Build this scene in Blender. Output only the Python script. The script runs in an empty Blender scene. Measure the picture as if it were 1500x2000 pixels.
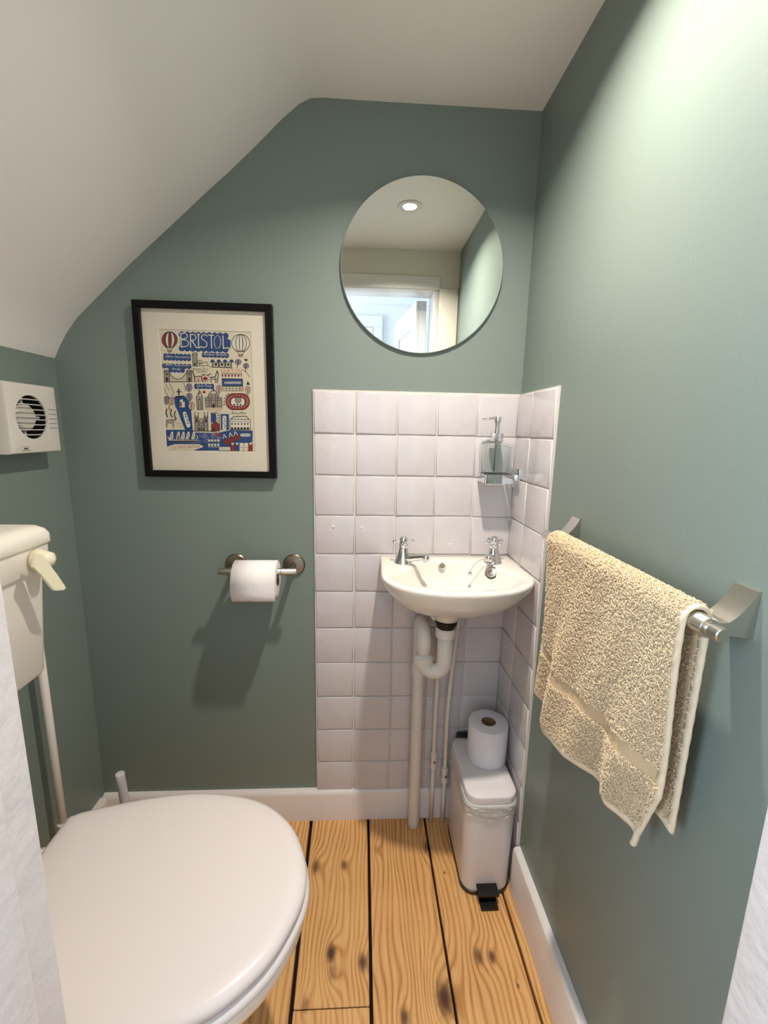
import bpy, bmesh, math, random
import numpy as np
from mathutils import Vector, Matrix

random.seed(7)
rng = np.random.default_rng(7)
scene = bpy.context.scene
C = scene.collection
PI = math.pi

# ------------------------------------------------------------------ camera
CAM = Vector((0.1252, -1.1644, 1.1789)); FPX = 851.45
YAW, PIT, ROL = 0.0528, 0.1849, 0.0196
FW = Vector((math.sin(YAW) * math.cos(PIT), math.cos(YAW) * math.cos(PIT), -math.sin(PIT)))
_r = Vector((math.cos(YAW), -math.sin(YAW), 0)); _u = _r.cross(FW)
RT = _r * math.cos(ROL) + _u * math.sin(ROL); UP = -_r * math.sin(ROL) + _u * math.cos(ROL)
cd = bpy.data.cameras.new('camera'); cam = bpy.data.objects.new('camera', cd); C.objects.link(cam)
cam.matrix_world = Matrix((( RT.x, UP.x, -FW.x, CAM.x), (RT.y, UP.y, -FW.y, CAM.y), (RT.z, UP.z, -FW.z, CAM.z), (0, 0, 0, 1)))
cd.sensor_fit = 'VERTICAL'; cd.sensor_height = 24.0; cd.lens = FPX / 2000.0 * 24.0
cd.clip_start = 0.01; cd.clip_end = 50
scene.camera = cam

def hit(u, v, ax, val):
    d = FW + RT * ((u - 750) / FPX) - UP * ((v - 1000) / FPX)
    t = (val - CAM[ax]) / d[ax]
    return CAM + d * t

# ------------------------------------------------------------------ world, light, exposure
w = bpy.data.worlds.new('world'); scene.world = w; w.use_nodes = True
w.node_tree.nodes['Background'].inputs[0].default_value = (0.62, 0.78, 1.0, 1)
w.node_tree.nodes['Background'].inputs[1].default_value = 1.0

SPOT_W = 5.1          # ceiling downlight
DAY_W = 16.0           # daylight through the landing window
XR, XL, ZC, ZK = 0.542, -0.633, 1.926, 1.338
YD = -0.90             # inner face of the door wall
LAMP = Vector((0.281, -0.52, ZC))

sl = bpy.data.lights.new('downlight_lamp', 'AREA'); sl.shape = 'DISK'; sl.size = 0.046; sl.energy = SPOT_W; sl.color = (1.0, 0.90, 0.80)
sl.spread = math.radians(140)
so = bpy.data.objects.new('downlight_lamp', sl); C.objects.link(so)
so.location = LAMP + Vector((0, 0, -0.003))

al = bpy.data.lights.new('window_daylight', 'AREA'); al.shape = 'RECTANGLE'; al.size = 0.64; al.size_y = 1.0
al.energy = DAY_W; al.color = (0.72, 0.85, 1.0)
ao = bpy.data.objects.new('window_daylight', al); C.objects.link(ao)
ao.location = (-1.045, -1.62, 1.45); ao.rotation_euler = (math.radians(90), 0, math.radians(-90))

vs = scene.view_settings
vs.view_transform = 'Standard'; vs.look = 'None'; vs.gamma = 1.0; vs.use_curve_mapping = False
vs.exposure = 1.06

# ------------------------------------------------------------------ materials
def lin(c):
    return tuple(((x / 255) / 12.92 if x / 255 <= 0.04045 else ((x / 255 + 0.055) / 1.055) ** 2.4) for x in c)

def mat(name, rgb, rough=0.5, metal=0.0, bump=None, var=None, spec=0.5, coat=0.0, trans=0.0, ior=1.45, sss=0.0, sheen=0.0):
    """bump = (scale, strength, distance); var = (scale, amount) colour mottling"""
    m = bpy.data.materials.new(name); m.use_nodes = True
    nt = m.node_tree; b = nt.nodes['Principled BSDF']
    col = (*lin(rgb), 1)
    b.inputs['Base Color'].default_value = col
    b.inputs['Roughness'].default_value = rough; b.inputs['Metallic'].default_value = metal
    b.inputs['Specular IOR Level'].default_value = spec; b.inputs['IOR'].default_value = ior
    b.inputs['Coat Weight'].default_value = coat; b.inputs['Coat Roughness'].default_value = 0.06
    b.inputs['Transmission Weight'].default_value = trans
    b.inputs['Sheen Weight'].default_value = sheen
    if sss:
        b.inputs['Subsurface Weight'].default_value = sss; b.inputs['Subsurface Scale'].default_value = 0.004
    if bump or var:
        g = nt.nodes.new('ShaderNodeNewGeometry')
    if bump:
        n = nt.nodes.new('ShaderNodeTexNoise'); n.inputs['Scale'].default_value = bump[0]; n.inputs['Detail'].default_value = 4
        nt.links.new(g.outputs['Position'], n.inputs['Vector'])
        bp = nt.nodes.new('ShaderNodeBump'); bp.inputs['Strength'].default_value = bump[1]; bp.inputs['Distance'].default_value = bump[2]
        nt.links.new(n.outputs['Fac'], bp.inputs['Height']); nt.links.new(bp.outputs['Normal'], b.inputs['Normal'])
    if var:
        n2 = nt.nodes.new('ShaderNodeTexNoise'); n2.inputs['Scale'].default_value = var[0]; n2.inputs['Detail'].default_value = 5
        nt.links.new(g.outputs['Position'], n2.inputs['Vector'])
        mx = nt.nodes.new('ShaderNodeMix'); mx.data_type = 'RGBA'
        mx.inputs['A'].default_value = tuple(x * (1 - var[1]) for x in col[:3]) + (1,)
        mx.inputs['B'].default_value = tuple(min(1, x * (1 + var[1])) for x in col[:3]) + (1,)
        nt.links.new(n2.outputs['Fac'], mx.inputs['Factor']); nt.links.new(mx.outputs['Result'], b.inputs['Base Color'])
    return m

def glass_mat(name, tint=(255, 255, 255), gloss=1.0, rough=0.0):
    """thin clear glass: see-through with a Fresnel reflection"""
    m = bpy.data.materials.new(name); m.use_nodes = True; nt = m.node_tree
    for n in list(nt.nodes):
        if n.type != 'OUTPUT_MATERIAL': nt.nodes.remove(n)
    out = nt.nodes['Material Output']
    t = nt.nodes.new('ShaderNodeBsdfTransparent'); t.inputs[0].default_value = (*lin(tint), 1)
    gl = nt.nodes.new('ShaderNodeBsdfGlossy'); gl.inputs['Roughness'].default_value = rough
    lw = nt.nodes.new('ShaderNodeLayerWeight'); lw.inputs[0].default_value = 0.5
    fr = nt.nodes.new('ShaderNodeMath'); fr.operation = 'POWER'; fr.inputs[1].default_value = 4.0
    nt.links.new(lw.outputs['Facing'], fr.inputs[0])
    mu = nt.nodes.new('ShaderNodeMath'); mu.operation = 'MULTIPLY_ADD'; mu.inputs[1].default_value = gloss * 0.8; mu.inputs[2].default_value = gloss * 0.05
    mx = nt.nodes.new('ShaderNodeMixShader')
    nt.links.new(fr.outputs[0], mu.inputs[0]); nt.links.new(mu.outputs[0], mx.inputs[0])
    nt.links.new(t.outputs[0], mx.inputs[1]); nt.links.new(gl.outputs[0], mx.inputs[2]); nt.links.new(mx.outputs[0], out.inputs[0])
    return m

def emit_mat(name, rgb, strength):
    m = bpy.data.materials.new(name); m.use_nodes = True
    b = m.node_tree.nodes['Principled BSDF']
    b.inputs['Base Color'].default_value = (*lin(rgb), 1)
    b.inputs['Emission Color'].default_value = (*lin(rgb), 1); b.inputs['Emission Strength'].default_value = strength
    return m

M = {}
M['green'] = mat('sage_green_paint', (124, 137, 130), 0.42, bump=(220, 0.10, 0.002), var=(3.0, 0.03), spec=0.42)
M['ceil'] = mat('white_ceiling_paint', (240, 236, 231), 0.55, bump=(260, 0.16, 0.002), var=(2.5, 0.02))
M['cream'] = mat('cream_door_wall_paint', (222, 215, 202), 0.35, bump=(160, 0.1, 0.002))
M['gloss_white'] = mat('white_gloss_woodwork', (232, 226, 222), 0.28, bump=(45, 0.18, 0.004), var=(9, 0.03))
M['rough_white'] = mat('chipped_white_gloss_paint', (208, 202, 200), 0.38, bump=(38, 0.45, 0.006), var=(14, 0.03))
M['hall'] = mat('white_landing_paint', (236, 238, 240), 0.5)
M['tile'] = mat('white_glazed_tile', (205, 201, 203), 0.10, bump=(20, 0.32, 0.006), var=(11, 0.035), coat=0.4)
M['grout'] = mat('cream_grout', (212, 207, 199), 0.8, bump=(180, 0.3, 0.001), var=(20, 0.06))
M['ceramic'] = mat('warm_white_ceramic', (233, 227, 217), 0.10, coat=0.5)
M['seat'] = mat('white_seat_enamel', (223, 215, 212), 0.22, coat=0.15)
M['cistern'] = mat('off_white_plastic', (240, 234, 222), 0.35)
M['lever'] = mat('ivory_plastic', (232, 226, 196), 0.22)
M['plastic'] = mat('white_plastic', (228, 222, 214), 0.33)
M['fan'] = mat('pale_grey_plastic', (216, 211, 202), 0.4)
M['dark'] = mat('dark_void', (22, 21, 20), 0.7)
M['fan_dark'] = mat('dark_fan_recess', (48, 45, 40), 0.7)
M['black'] = mat('black_frame_lacquer', (6, 6, 7), 0.45, spec=0.25)
M['rubber'] = mat('black_rubber', (14, 14, 15), 0.35)
M['mount'] = mat('cream_mount_board', (222, 214, 200), 0.85)
M['paper'] = mat('print_paper', (214, 206, 184), 0.85)
M['mirror'] = mat('mirror_silver', (236, 240, 236), 0.0, metal=1.0)
M['mirror_edge'] = mat('mirror_glass_edge', (190, 205, 198), 0.15, metal=0.3)
M['chrome'] = mat('chrome', (222, 222, 224), 0.07, metal=1.0)
M['steel'] = mat('brushed_steel', (206, 202, 194), 0.30, metal=1.0)
M['steel_dark'] = mat('satin_nickel', (140, 131, 118), 0.32, metal=1.0)
M['pipe'] = mat('white_painted_pipe', (224, 217, 208), 0.38, var=(18, 0.03))
M['bin'] = mat('white_powder_coat', (226, 222, 222), 0.30)
M['liner'] = mat('translucent_bin_liner', (232, 230, 226), 0.25, bump=(60, 0.6, 0.004), trans=0.25)
M['tissue'] = mat('white_toilet_tissue', (240, 236, 234), 0.9, bump=(130, 0.35, 0.002))
M['wrap'] = mat('white_wrapped_tissue', (234, 232, 236), 0.32, bump=(30, 0.25, 0.003))
M['card'] = mat('brown_cardboard', (120, 96, 66), 0.85)
M['towel'] = mat('cream_terry_base', (212, 188, 152), 0.95, bump=(420, 0.5, 0.002))
M['pile'] = mat('cream_terry_pile', (232, 210, 174), 0.95, sheen=0.2)
M['hem'] = mat('cream_woven_hem', (228, 212, 186), 0.9, bump=(600, 0.4, 0.0008))
M['glass'] = glass_mat('clear_glass', (250, 252, 251))
M['pane'] = glass_mat('picture_glass', (253, 253, 252), 0.5, 0.02)
M['bulb'] = emit_mat('lit_lamp_lens', (255, 244, 226), 14.0)
M['brush'] = mat('pale_lilac_plastic', (206, 204, 214), 0.35)
M['subfloor'] = mat('dark_subfloor', (20, 14, 9), 0.9)
M['skyglow'] = emit_mat('window_sky', (205, 225, 255), 3.0)

def wood_mat():
    m = bpy.data.materials.new('waxed_pine_boards'); m.use_nodes = True; nt = m.node_tree; L = nt.links.new
    b = nt.nodes['Principled BSDF']
    def math_(op, a, bb=None, c=None):
        n = nt.nodes.new('ShaderNodeMath'); n.operation = op
        for i, x in enumerate((a, bb, c)):
            if x is None: continue
            if isinstance(x, (int, float)): n.inputs[i].default_value = x
            else: L(x, n.inputs[i])
        return n.outputs[0]
    g = nt.nodes.new('ShaderNodeNewGeometry'); oi = nt.nodes.new('ShaderNodeObjectInfo')
    sep = nt.nodes.new('ShaderNodeSeparateXYZ'); L(g.outputs['Position'], sep.inputs[0])
    X, Y = sep.outputs[0], sep.outputs[1]
    rnd = math_('MULTIPLY', oi.outputs['Random'], 37.0)
    comb = nt.nodes.new('ShaderNodeCombineXYZ')
    L(math_('MULTIPLY', X, 5.0), comb.inputs[0]); L(math_('MULTIPLY', Y, 1.15), comb.inputs[1]); L(rnd, comb.inputs[2])
    n1 = nt.nodes.new('ShaderNodeTexNoise'); n1.inputs['Scale'].default_value = 1.6; n1.inputs['Detail'].default_value = 2
    L(comb.outputs[0], n1.inputs['Vector'])
    field = math_('ADD', X, math_('MULTIPLY', n1.outputs['Fac'], 0.11))
    knots = [(0.010, -0.161, .011, .8), (0.087, -0.160, .008, .8), (0.066, -0.365, .011, 1), (0.138, -0.385, .010, .9),
             (0.311, -0.455, .017, 1), (0.325, -0.115, .010, .8), (0.402, -0.383, .010, .8), (0.433, -0.385, .008, .9), (0.224, -0.482, .009, .9),
             (0.178, -0.118, .007, .4), (-0.10, -0.30, .010, .7), (0.25, -0.80, .014, .8), (0.42, -0.66, .010, .8), (0.36, -0.19, .0025, .9),
             (0.475, -0.44, .003, .9), (0.072, -0.40, .010, .5), (0.018, -0.455, .008, .6)]
    kf = None
    wob = nt.nodes.new('ShaderNodeTexNoise'); wob.inputs['Scale'].default_value = 90; L(g.outputs['Position'], wob.inputs['Vector'])
    for kx, ky, r, s in knots:
        dx = math_('DIVIDE', math_('SUBTRACT', X, kx), r)
        dy = math_('DIVIDE', math_('SUBTRACT', Y, ky), r * 1.75)
        d2 = math_('ADD', math_('MULTIPLY', dx, dx), math_('MULTIPLY', dy, dy))
        warp = math_('MULTIPLY', math_('POWER', 2.718, math_('MULTIPLY', d2, -0.16)), r * 2.2)
        field = math_('ADD', field, warp)
        core = math_('MULTIPLY', math_('POWER', 2.718, math_('MULTIPLY', math_('POWER', math_('MULTIPLY', d2, math_('ADD', wob.outputs['Fac'], 0.45)), 1.5), -1.0)), s)
        kf = core if kf is None else math_('MAXIMUM', kf, core)
    ph = math_('ADD', math_('MULTIPLY', field, 470.0), math_('MULTIPLY', rnd, 3.0))
    ring = math_('POWER', math_('MULTIPLY_ADD', math_('SINE', ph), 0.5, 0.5), 2.2)
    c2 = nt.nodes.new('ShaderNodeCombineXYZ')
    L(math_('MULTIPLY', X, 260.0), c2.inputs[0]); L(math_('MULTIPLY', Y, 7.0), c2.inputs[1]); L(rnd, c2.inputs[2])
    n2 = nt.nodes.new('ShaderNodeTexNoise'); n2.inputs['Scale'].default_value = 1.0; n2.inputs['Detail'].default_value = 6; L(c2.outputs[0], n2.inputs['Vector'])
    n3 = nt.nodes.new('ShaderNodeTexNoise'); n3.inputs['Scale'].default_value = 6.0; n3.inputs['Detail'].default_value = 4; L(g.outputs['Position'], n3.inputs['Vector'])
    fac = math_('ADD', math_('MULTIPLY', ring, math_('MULTIPLY_ADD', n3.outputs['Fac'], 0.9, -0.05)), math_('MULTIPLY_ADD', n2.outputs['Fac'], 0.75, -0.30))
    cr = nt.nodes.new('ShaderNodeValToRGB'); L(fac, cr.inputs[0])
    e = cr.color_ramp.elements
    e[0].position = 0.0; e[0].color = (*lin((238, 190, 128)), 1)
    e[1].position = 0.85; e[1].color = (*lin((168, 108, 52)), 1)
    x = cr.color_ramp.elements.new(0.35); x.color = (*lin((218, 164, 101)), 1)
    tint = nt.nodes.new('ShaderNodeMix'); tint.data_type = 'RGBA'; tint.blend_type = 'MULTIPLY'
    L(n3.outputs['Fac'], tint.inputs['Factor']); L(cr.outputs[0], tint.inputs['A']); tint.inputs['B'].default_value = (0.86, 0.80, 0.74, 1)
    mx = nt.nodes.new('ShaderNodeMix'); mx.data_type = 'RGBA'
    L(kf, mx.inputs['Factor']); L(tint.outputs['Result'], mx.inputs['A']); mx.inputs['B'].default_value = (*lin((78, 46, 26)), 1)
    L(mx.outputs['Result'], b.inputs['Base Color'])
    b.inputs['Roughness'].default_value = 0.42
    bp = nt.nodes.new('ShaderNodeBump'); bp.inputs['Strength'].default_value = 0.15; bp.inputs['Distance'].default_value = 0.002
    L(n2.outputs['Fac'], bp.inputs['Height']); L(bp.outputs['Normal'], b.inputs['Normal'])
    return m
M['wood'] = wood_mat()

# ------------------------------------------------------------------ mesh helpers
def link(name, me, m=None, parent=None, smooth=False):
    o = bpy.data.objects.new(name, me); C.objects.link(o)
    if m is not None:
        for x in (m if isinstance(m, (list, tuple)) else [m]): me.materials.append(M[x] if isinstance(x, str) else x)
    if smooth:
        me.polygons.foreach_set('use_smooth', [True] * len(me.polygons))
    if parent is not None: o.parent = parent
    return o

def obj(name, bm, m, parent=None, smooth=False, sharp=None):
    bmesh.ops.recalc_face_normals(bm, faces=bm.faces[:])
    me = bpy.data.meshes.new(name); bm.to_mesh(me); bm.free()
    o = link(name, me, m, parent, smooth or sharp is not None)
    if sharp is not None: me.set_sharp_from_angle(angle=math.radians(sharp))
    return o

def tag(o, label, cat, group=None):
    o['label'] = label; o['category'] = cat
    if group: o['group'] = group
    return o

def empty(name, loc=(0, 0, 0)):
    o = bpy.data.objects.new(name, None); C.objects.link(o); o.empty_display_size = 0.05
    o.location = loc
    return o

def thing(name, label, cat, group=None):
    return tag(empty(name), label, cat, group)

def struct(o, label=None, cat=None):
    o['kind'] = 'structure'
    if label: o['label'] = label
    if cat: o['category'] = cat
    return o

def box(bm, x0, x1, y0, y1, z0, z1, bev=0.0, seg=2):
    r = bmesh.ops.create_cube(bm, size=1.0)
    vs_ = r['verts']
    for v in vs_:
        v.co = Vector((x0 + (v.co.x + .5) * (x1 - x0), y0 + (v.co.y + .5) * (y1 - y0), z0 + (v.co.z + .5) * (z1 - z0)))
    if bev:
        es = {e for v in vs_ for e in v.link_edges}
        bmesh.ops.bevel(bm, geom=list(es), offset=bev, segments=seg, profile=0.5, affect='EDGES')
    return bm

def bx(*a, **k):
    return box(bmesh.new(), *a, **k)

def loft(bm, rings, cap0=True, cap1=True, close=True):
    vr = [[bm.verts.new(p) for p in r] for r in rings]
    n = len(vr[0])
    for a, b in zip(vr, vr[1:]):
        for i in range(n if close else n - 1):
            j = (i + 1) % n
            try: bm.faces.new((a[i], a[j], b[j], b[i]))
            except ValueError: pass
    if cap0 and close: bm.faces.new(vr[0][::-1])
    if cap1 and close: bm.faces.new(vr[-1])
    return vr

def frame_for(d):
    d = Vector(d).normalized()
    a = Vector((0, 0, 1)) if abs(d.z) < 0.9 else Vector((1, 0, 0))
    u = d.cross(a).normalized(); return d, u, d.cross(u).normalized()

def lathe(bm, prof, base=(0, 0, 0), axis=(0, 0, 1), n=24, cap0=True, cap1=True):
    d, u, v = frame_for(axis); base = Vector(base)
    rings = [[base + d * h + (u * math.cos(2 * PI * i / n) + v * math.sin(2 * PI * i / n)) * max(r, 1e-5) for i in range(n)] for r, h in prof]
    loft(bm, rings, cap0, cap1)
    return bm

def catmull(pts, k=6, closed=False):
    pts = [Vector(p) for p in pts]; out = []; n = len(pts)
    rngi = range(n if closed else n - 1)
    for i in rngi:
        g = (lambda j: pts[j % n]) if closed else (lambda j: pts[min(max(j, 0), n - 1)])
        p0, p1, p2, p3 = g(i - 1), g(i), g(i + 1), g(i + 2)
        for s in range(k):
            t = s / k
            out.append(0.5 * ((2 * p1) + (-p0 + p2) * t + (2 * p0 - 5 * p1 + 4 * p2 - p3) * t * t + (-p0 + 3 * p1 - 3 * p2 + p3) * t ** 3))
    if not closed: out.append(pts[-1])
    return out

def tube(bm, path, r, n=12, cap=True):
    path = [Vector(p) for p in path]; rr = r if isinstance(r, (list, tuple)) else [r] * len(path)
    t0 = (path[1] - path[0]).normalized(); _, u, _v = frame_for(t0)
    rings = []
    for i, p in enumerate(path):
        t = (path[min(i + 1, len(path) - 1)] - path[max(i - 1, 0)]).normalized()
        u = (u - t * u.dot(t)).normalized(); v = t.cross(u)
        rings.append([p + (u * math.cos(2 * PI * k / n) + v * math.sin(2 * PI * k / n)) * rr[i] for k in range(n)])
    loft(bm, rings, cap, cap)
    return bm

def prism(bm, poly, axis, a0, a1):
    """poly: list of 2D points in the two other axes (cyclic order xyz minus axis)"""
    def P(q, a):
        c = list(q); c.insert(axis, a); return Vector(c)
    loft(bm, [[P(q, a0) for q in poly], [P(q, a1) for q in poly]])
    return bm

def rrect(cx, cy, w, d, r, k=6):
    pts = []
    for (sx, sy, a0) in ((1, 1, 0), (-1, 1, 90), (-1, -1, 180), (1, -1, 270)):
        for i in range(k + 1):
            a = math.radians(a0 + 90 * i / k)
            pts.append((cx + sx * (w / 2 - r) + r * math.cos(a), cy + sy * (d / 2 - r) + r * math.sin(a)))
    return pts

def subsurf(o, lv=2):
    md = o.modifiers.new('smooth', 'SUBSURF'); md.levels = lv; md.render_levels = lv
    return o

# ------------------------------------------------------------------ setting: walls, ceiling, floor
WT = 0.10
# back wall
prof = [(-0.633, 1.338), (-0.622, 1.36), (-0.60, 1.396), (-0.57, 1.434), (-0.504, 1.495), (-0.433, 1.560), (-0.337, 1.642), (-0.25, 1.717), (-0.188, 1.769),
        (-0.127, 1.823), (-0.067, 1.879), (-0.026, 1.912), (0.0, 1.9245), (0.030, 1.927)]
wall_back = struct(obj('wall_back', prism(bmesh.new(), [(XL, -0.02), (XR, -0.02), (XR, ZC + .05), (XL, ZC + .05)], 1, 0.0, WT), 'green'),
                   'sage green back wall with white tiles around the basin', 'wall')
wall_right = struct(obj('wall_right', bx(XR, XR + WT, YD, WT, -0.02, ZC + .05), 'green'), 'sage green right wall behind the towel rail', 'wall')
wall_left = struct(obj('wall_left', bx(XL - WT, XL, YD, WT, -0.02, 1.40), 'green'), 'sage green low left wall behind the cistern', 'wall')

# ceiling: flat part running into the slope, softly rounded
cp = [(x, z) for x, z in prof] + [(0.12, 1.926), (0.28, 1.926), (XR, 1.9255)]
cp = [(XL - 0.03, 1.30)] + cp
bm = bmesh.new()
ys = np.linspace(0.0, YD, 10)
low = [[Vector((x, y, z)) for x, z in cp] for y in ys]
# the fold softens away from the back wall
for k, y in enumerate(ys):
    s = min(1.0, -y / 0.25)
    for i, (x, z) in enumerate(cp):
        if -0.14 < x < 0.14:
            f = math.exp(-((x - 0.0) / 0.07) ** 2)
            low[k][i].z -= 0.010 * s * f
vl = [[bm.verts.new(p) for p in r] for r in low]
for a, b in zip(vl, vl[1:]):
    for i in range(len(cp) - 1): bm.faces.new((a[i], b[i], b[i + 1], a[i + 1]))
r = bmesh.ops.extrude_face_region(bm, geom=bm.faces[:])
for v in [g for g in r['geom'] if isinstance(g, bmesh.types.BMVert)]: v.co += Vector((-0.03 if v.co.x < 0 else 0, 0, 0.06))
ceiling = struct(obj('ceiling', bm, 'ceil', sharp=35), 'white ceiling sloping down to the left wall', 'ceiling')

# door wall with the opening the photograph is taken through
DX0, DX1, DZ = -0.095, 0.432, 1.765
bm = bmesh.new()
box(bm, XL - WT, DX0 - .022, YD - .11, YD, -0.02, 2.45)
box(bm, DX1 + .022, XR + WT, YD - .11, YD, -0.02, 2.45)
box(bm, DX0 - .022, DX1 + .022, YD - .11, YD, DZ + .03, 2.45)
struct(obj('wall_front', bm, 'cream'), 'cream wall around the doorway, seen in the mirror', 'wall')
lining = struct(empty('door_1'), 'white door lining around the doorway', 'door lining')
def jamb(xa, xb):
    b = bmesh.new(); box(b, xa, xb, YD - .125, YD + .004, 0.0, DZ, bev=.004); return b
obj('jamb', jamb(DX0 - .022, DX0), 'rough_white', lining, sharp=40)
obj('jamb', jamb(DX1, DX1 + .022), 'rough_white', lining, sharp=40)
obj('head', bx(DX0 - .022, DX1 + .022, YD - .125, YD + .004, DZ, DZ + .03, bev=.004), 'gloss_white', lining, sharp=40)
obj('door_stop', bx(DX0 - .001, DX0 + .010, YD - .075, YD - .030, 0.0, DZ, bev=.003), 'rough_white', lining, sharp=40)
obj('architrave', bx(DX1 + .024, XR - .002, YD - .001, YD + .008, 0.0, DZ + .01, bev=.003), 'cream', lining, sharp=40)
obj('architrave', bx(DX0 - .03, DX1 + .025, YD + .001, YD + .010, DZ + .004, DZ + .055, bev=.003), 'gloss_white', lining, sharp=40)

# open door leaf on the landing
leaf = struct(empty('door_2'), 'white panelled door standing open on the landing', 'door')
leaf.location = (DX1 - .012, YD - .13, 0); leaf.rotation_euler = (0, 0, math.radians(-97))
bm = bx(0, .52, -.036, 0, 0.01, 1.755, bev=.002)
obj('leaf', bm, 'hall', leaf)
for (x0, x1, z0, z1) in ((0, .10, .01, 1.755), (.42, .52, .01, 1.755), (.10, .42, 1.65, 1.755), (.10, .42, .01, .21), (.10, .42, .80, .93)):
    obj('door_rail', bx(x0, x1, -.0485, -.0365, z0, z1, bev=.003), 'hall', leaf)
hd = obj('door_knob', lathe(bmesh.new(), [(.006, 0), (.006, .03), (.018, .04), (.022, .052), (.016, .064), (.002, .068)], (.46, -.048, .98), (0, -1, 0)), 'steel', leaf, smooth=True)

# landing outside the door
HY = -2.20; HZ = 2.42; HX0, HX1 = -1.0, 0.95
struct(obj('wall_landing_far', bx(HX0, HX1, HY - .1, HY, 0, HZ), 'hall'), 'white landing wall with a doorway, seen in the mirror', 'wall')
WY0, WY1, WZ0, WZ1 = -1.95, -1.29, .94, 1.96
bm = bmesh.new()
box(bm, HX0 - .1, HX0, HY - .1, WY0, 0, HZ); box(bm, HX0 - .1, HX0, WY1, YD - .11, 0, HZ); box(bm, HX0 - .1, HX0, WY0, WY1, 0, WZ0); box(bm, HX0 - .1, HX0, WY0, WY1, WZ1, HZ)
struct(obj('wall_landing_left', bm, 'hall'))
struct(obj('wall_landing_right', bx(HX1, HX1 + .1, HY - .1, YD - .11, 0, HZ), 'hall'))
struct(obj('ceiling_landing', bx(HX0 - .1, HX1 + .1, HY - .1, YD - .11, HZ, HZ + .06), 'hall'))
struct(obj('floor_landing', bx(HX0 - .1, HX1 + .1, HY - .1, YD - .12, -.06, -.002), 'wood'))
struct(obj('trim_1', bx(HX0, HX1, HY, HY + .02, 2.02, 2.07, bev=.006), 'hall'), 'white picture rail on the landing wall', 'picture rail')
win = struct(empty('window_1'), 'landing window letting in daylight', 'window')
for (y0, y1, z0, z1) in ((WY0 - .06, WY1 + .06, WZ1, WZ1 + .07), (WY0 - .06, WY0, WZ0, WZ1), (WY1, WY1 + .06, WZ0, WZ1), (WY0 - .08, WY1 + .08, WZ0 - .06, WZ0)):
    obj('window_frame', bx(HX0 - .02, HX0 + .02, y0, y1, z0, z1, bev=.005), 'hall', win)
for (y0, y1, z0, z1) in ((WY0, WY1, WZ1 - .03, WZ1), (WY0, WY0 + .03, WZ0, WZ1), (WY1 - .03, WY1, WZ0, WZ1), (WY0, WY1, WZ0, WZ0 + .03), (WY0, WY1, 1.44, 1.47)):
    obj('sash', bx(HX0 - .035, HX0 - .015, y0, y1, z0, z1), 'hall', win)
dr = struct(empty('door_3'), 'white doorway across the landing, seen in the mirror', 'door')
for (x0, x1, z0, z1) in ((-.66, .265, 1.865, 1.94), (-.66, -.585, 0, 1.865), (.20, .265, 0, 1.865)):
    obj('architrave', bx(x0, x1, HY, HY + .025, z0, z1, bev=.006), 'hall', dr)
obj('door_leaf', bx(-.585, .20, HY - .001, HY + .006, 0, 1.865), 'hall', dr)
for (x0, x1, z0, z1) in ((-.58, -.48, .02, 1.86), (.10, .195, .02, 1.86), (-.48, .10, 1.76, 1.86), (-.48, .10, .02, .22), (-.48, .10, .86, .98)):
    obj('door_rail', bx(x0, x1, HY + .0065, HY + .016, z0, z1, bev=.002), 'hall', dr)

# floor: sub-floor plus single pine boards
floor = struct(obj('floor', bx(XL - .02, XR + .02, YD - .12, 0.02, -.06, -.022), 'subfloor'), 'waxed pine floorboards with dark gaps and knots', 'floor')
edges = [(-.633, -.560), (-.560, -.384), (-.384, -.2055), (-.2055, -.0215), (-.0155, .1535), (.1585, .3280), (.3315, .5015), (.5055, .541)]
for i, (a, b) in enumerate(edges):
    spans = [(-.001, -1.0)]
    if i == 4: spans = [(-.001, -.4605), (-.4625, -1.0)]
    for (y1, y0) in spans:
        bm = bmesh.new(); box(bm, a + .0012, b - .0012, y0, y1, -.022, 0.0, bev=.0016, seg=1)
        if i == 3:
            for v in bm.verts:
                if v.co.x > -.1: v.co.x += .010 * max(0, -v.co.y - .05) / .4 * .9 - .001
        if i == 4:
            for v in bm.verts:
                if v.co.x < .05: v.co.x += .010 * max(0, -v.co.y - .05) / .4 * .9
        obj('plank', bm, 'wood', floor)

# skirting boards
def skirting(name, pts, axis, a0, a1, m='gloss_white'):
    return struct(obj(name, prism(bmesh.new(), pts, axis, a0, a1), m, sharp=30))
sk = [(0, 0), (-.018, 0), (-.018, .089), (-.016, .096), (-.012, .100), (0, .101)]
skb = skirting('baseboard_back', [(XL, 0.0)] and [(p[0], p[1]) for p in sk], 0, XL + .002, XR - .01)
skb['label'] = 'low white skirting board below the tiles'; skb['category'] = 'skirting'
skr = struct(obj('baseboard_right', prism(bmesh.new(), [(XR, 0), (XR - .018, 0), (XR - .018, .120), (XR - .016, .128), (XR - .011, .132), (XR, .133)], 1, -.238, YD + .01), 'gloss_white', sharp=30),
             'white skirting board under the towel rail', 'skirting')
skl = struct(obj('baseboard_left', prism(bmesh.new(), [(XL, 0), (XL + .018, 0), (XL + .018, .089), (XL + .016, .096), (XL + .012, .10), (XL, .101)], 1, -.019, YD + .002), 'gloss_white', sharp=30),
             'white skirting board behind the toilet', 'skirting')

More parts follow.
